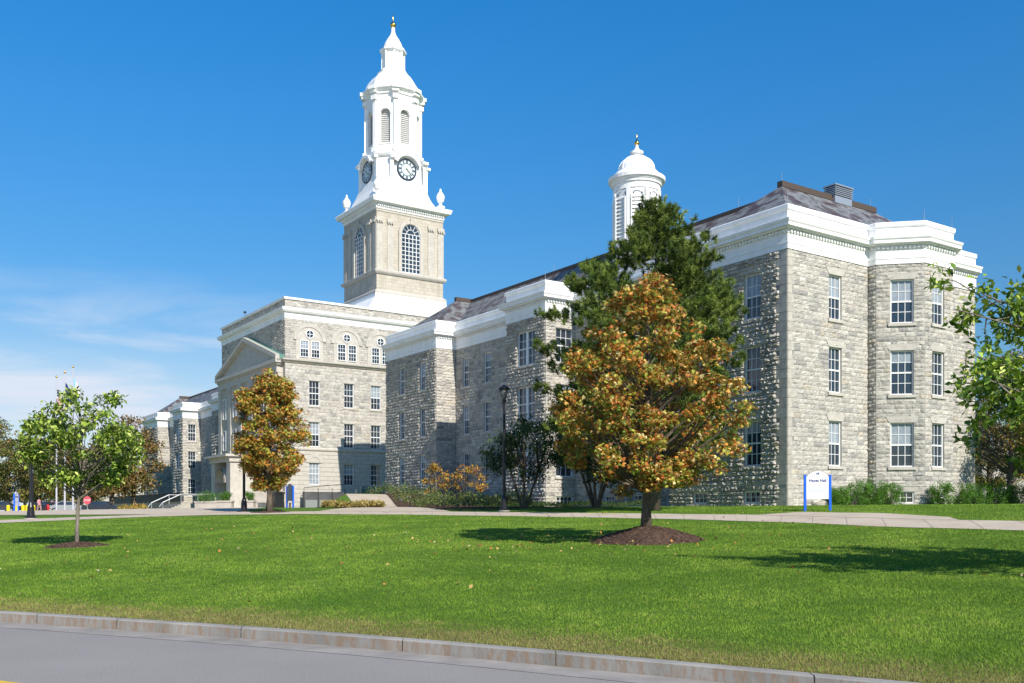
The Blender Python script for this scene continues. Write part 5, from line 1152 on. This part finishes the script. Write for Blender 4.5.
# cars and a person in the car park
def car(loc,rz,label,col):
    o=empty('parked_car',loc,rz,label,'car','cars parked beyond the bollards'); m=mat('car_paint',base=col,rough=.3,spec=.5)
    prof=[(-2.2,.35),(-2.25,.7),(-2.1,.9),(-1.5,.98),(-.85,1.42),(.65,1.45),(1.35,.98),(2.1,.85),(2.25,.6),(2.2,.35)]; q=Q(); n=len(prof)
    L1=[(x,-.85 if z<1.1 else -.68,z) for x,z in prof]; L2=[(x,.85 if z<1.1 else .68,z) for x,z in prof]; q.add(L1+L2,[tuple(range(n))[::-1],tuple(range(n,2*n))]+[(i,(i+1)%n,(i+1)%n+n,i+n) for i in range(n)]); q.build('body',m,o)
    q=Q()
    for s in (-1,1): q.add([(-1.35,s*.845,1.0),(-.8,s*.7,1.38),(.6,s*.7,1.4),(1.15,s*.845,1.0)],[(0,1,2,3)])
    q.add([(1.33,-.65,1.02),(1.33,.65,1.02),(.72,.6,1.42),(.72,-.6,1.42)],[(0,1,2,3)]); q.build('side_window','glass',o)
    for x in (-1.4,1.4):
        for s in (-1,1): q=Q(); q.tube([(x,s*.7,.33),(x,s*.9,.33)],.33,16); w_=q.build('wheel','dark',o); q=Q(); q.tube([(x,s*.9,.33),(x,s*.915,.33)],.19,12); q.build('rim','steel',w_)
    return o
for px,Y,col,lab in ((2,124,(.05,.05,.06),'dark parked car at the far left edge behind the bollards'),(43,126,(.02,.02,.03),'black parked car behind the red hydrant'),(56,128,(.40,.03,.04),'red parked car behind the leftmost flagpole'),(68,124,(.3,.31,.33),'silver parked car behind the middle flagpole'),(102,122,(.03,.035,.05),'dark parked car under the trees right of the stop sign')):
    X,Y=wy(px,Y); car((X,Y,zf(X,Y)),random.uniform(-.1,.25),lab,col)
def person(loc,rz,label,top,legs,walk=.2):
    o=empty('person',loc,rz,label,'person')
    J=[(0,0,.95),(0,0,1.2),(0,0,1.42),(0,0,1.52),(0,-.01,1.66),(.09,0,.9),(.1,-walk,.48),(.1,-walk*.7,.07),(.1,-walk*.7-.13,.04),(-.09,0,.9),(-.1,walk*.5,.48),(-.1,walk,.08),(-.1,walk-.12,.05),(.19,0,1.4),(.24,walk*.4,1.13),(.24,walk*.2-.1,.9),(-.19,0,1.4),(-.24,-walk*.4,1.13),(-.24,-walk*.9,.92)]
    E_=[(0,1),(1,2),(2,3),(3,4),(0,5),(5,6),(6,7),(7,8),(0,9),(9,10),(10,11),(11,12),(2,13),(13,14),(14,15),(2,16),(16,17),(17,18)]
    Rr=[.14,.13,.15,.055,.10,.09,.06,.045,.04,.09,.06,.045,.04,.065,.045,.035,.065,.045,.035]
    me=bpy.data.meshes.new('body'); me.from_pydata(J,E_,[]); ob=bpy.data.objects.new('body',me); COL.objects.link(ob); ob.parent=o
    md=ob.modifiers.new('skin','SKIN')
    if not me.skin_vertices: 
        bpy.context.view_layer.objects.active=ob
    for i,sv in enumerate(me.skin_vertices[0].data): sv.radius=(Rr[i],Rr[i]*.8); sv.use_root=(i==0)
    ob.modifiers.new('sub','SUBSURF').levels=1; ob.modifiers['sub'].render_levels=1; me.materials.append(mat('skin_tone',base=(.45,.28,.2),rough=.6))
    q=Q(); q.lathe((0,0,0),[(.19,.88),(.17,1.1),(.2,1.35),(.12,1.48)],14); q.tube([(.18,0,1.42),(.26,walk*.4,1.12)],[.08,.06],8); q.tube([(-.18,0,1.42),(-.26,-walk*.4,1.12)],[.08,.06],8); q.build('shirt',mat('shirt',base=top,rough=.8),o)
    q=Q(); q.tube([(.09,0,.95),(.1,-walk,.48),(.1,-walk*.7,.1)],[.12,.09,.07],8); q.tube([(-.09,0,.95),(-.1,walk*.5,.48),(-.1,walk,.1)],[.12,.09,.07],8); q.build('trousers',mat('trousers',base=legs,rough=.8),o)
    q=Q(); q.lathe((0,.015,0),[(.1,1.6),(.125,1.68),(.11,1.76),(.05,1.8)],12); q.build('hair',mat('hair',base=(.03,.02,.015),rough=.6),o)
for px,Y,t,l,lab in ((39,112,(.55,.25,.28),(.35,.22,.2),'person in a pink top walking past the bollards'),):
    X,Y=wy(px,Y); 
    try: person((X,Y,zf(X,Y)),1.2,lab,t,l)
    except Exception as e: print('person',e)
print('windows',NW[0])
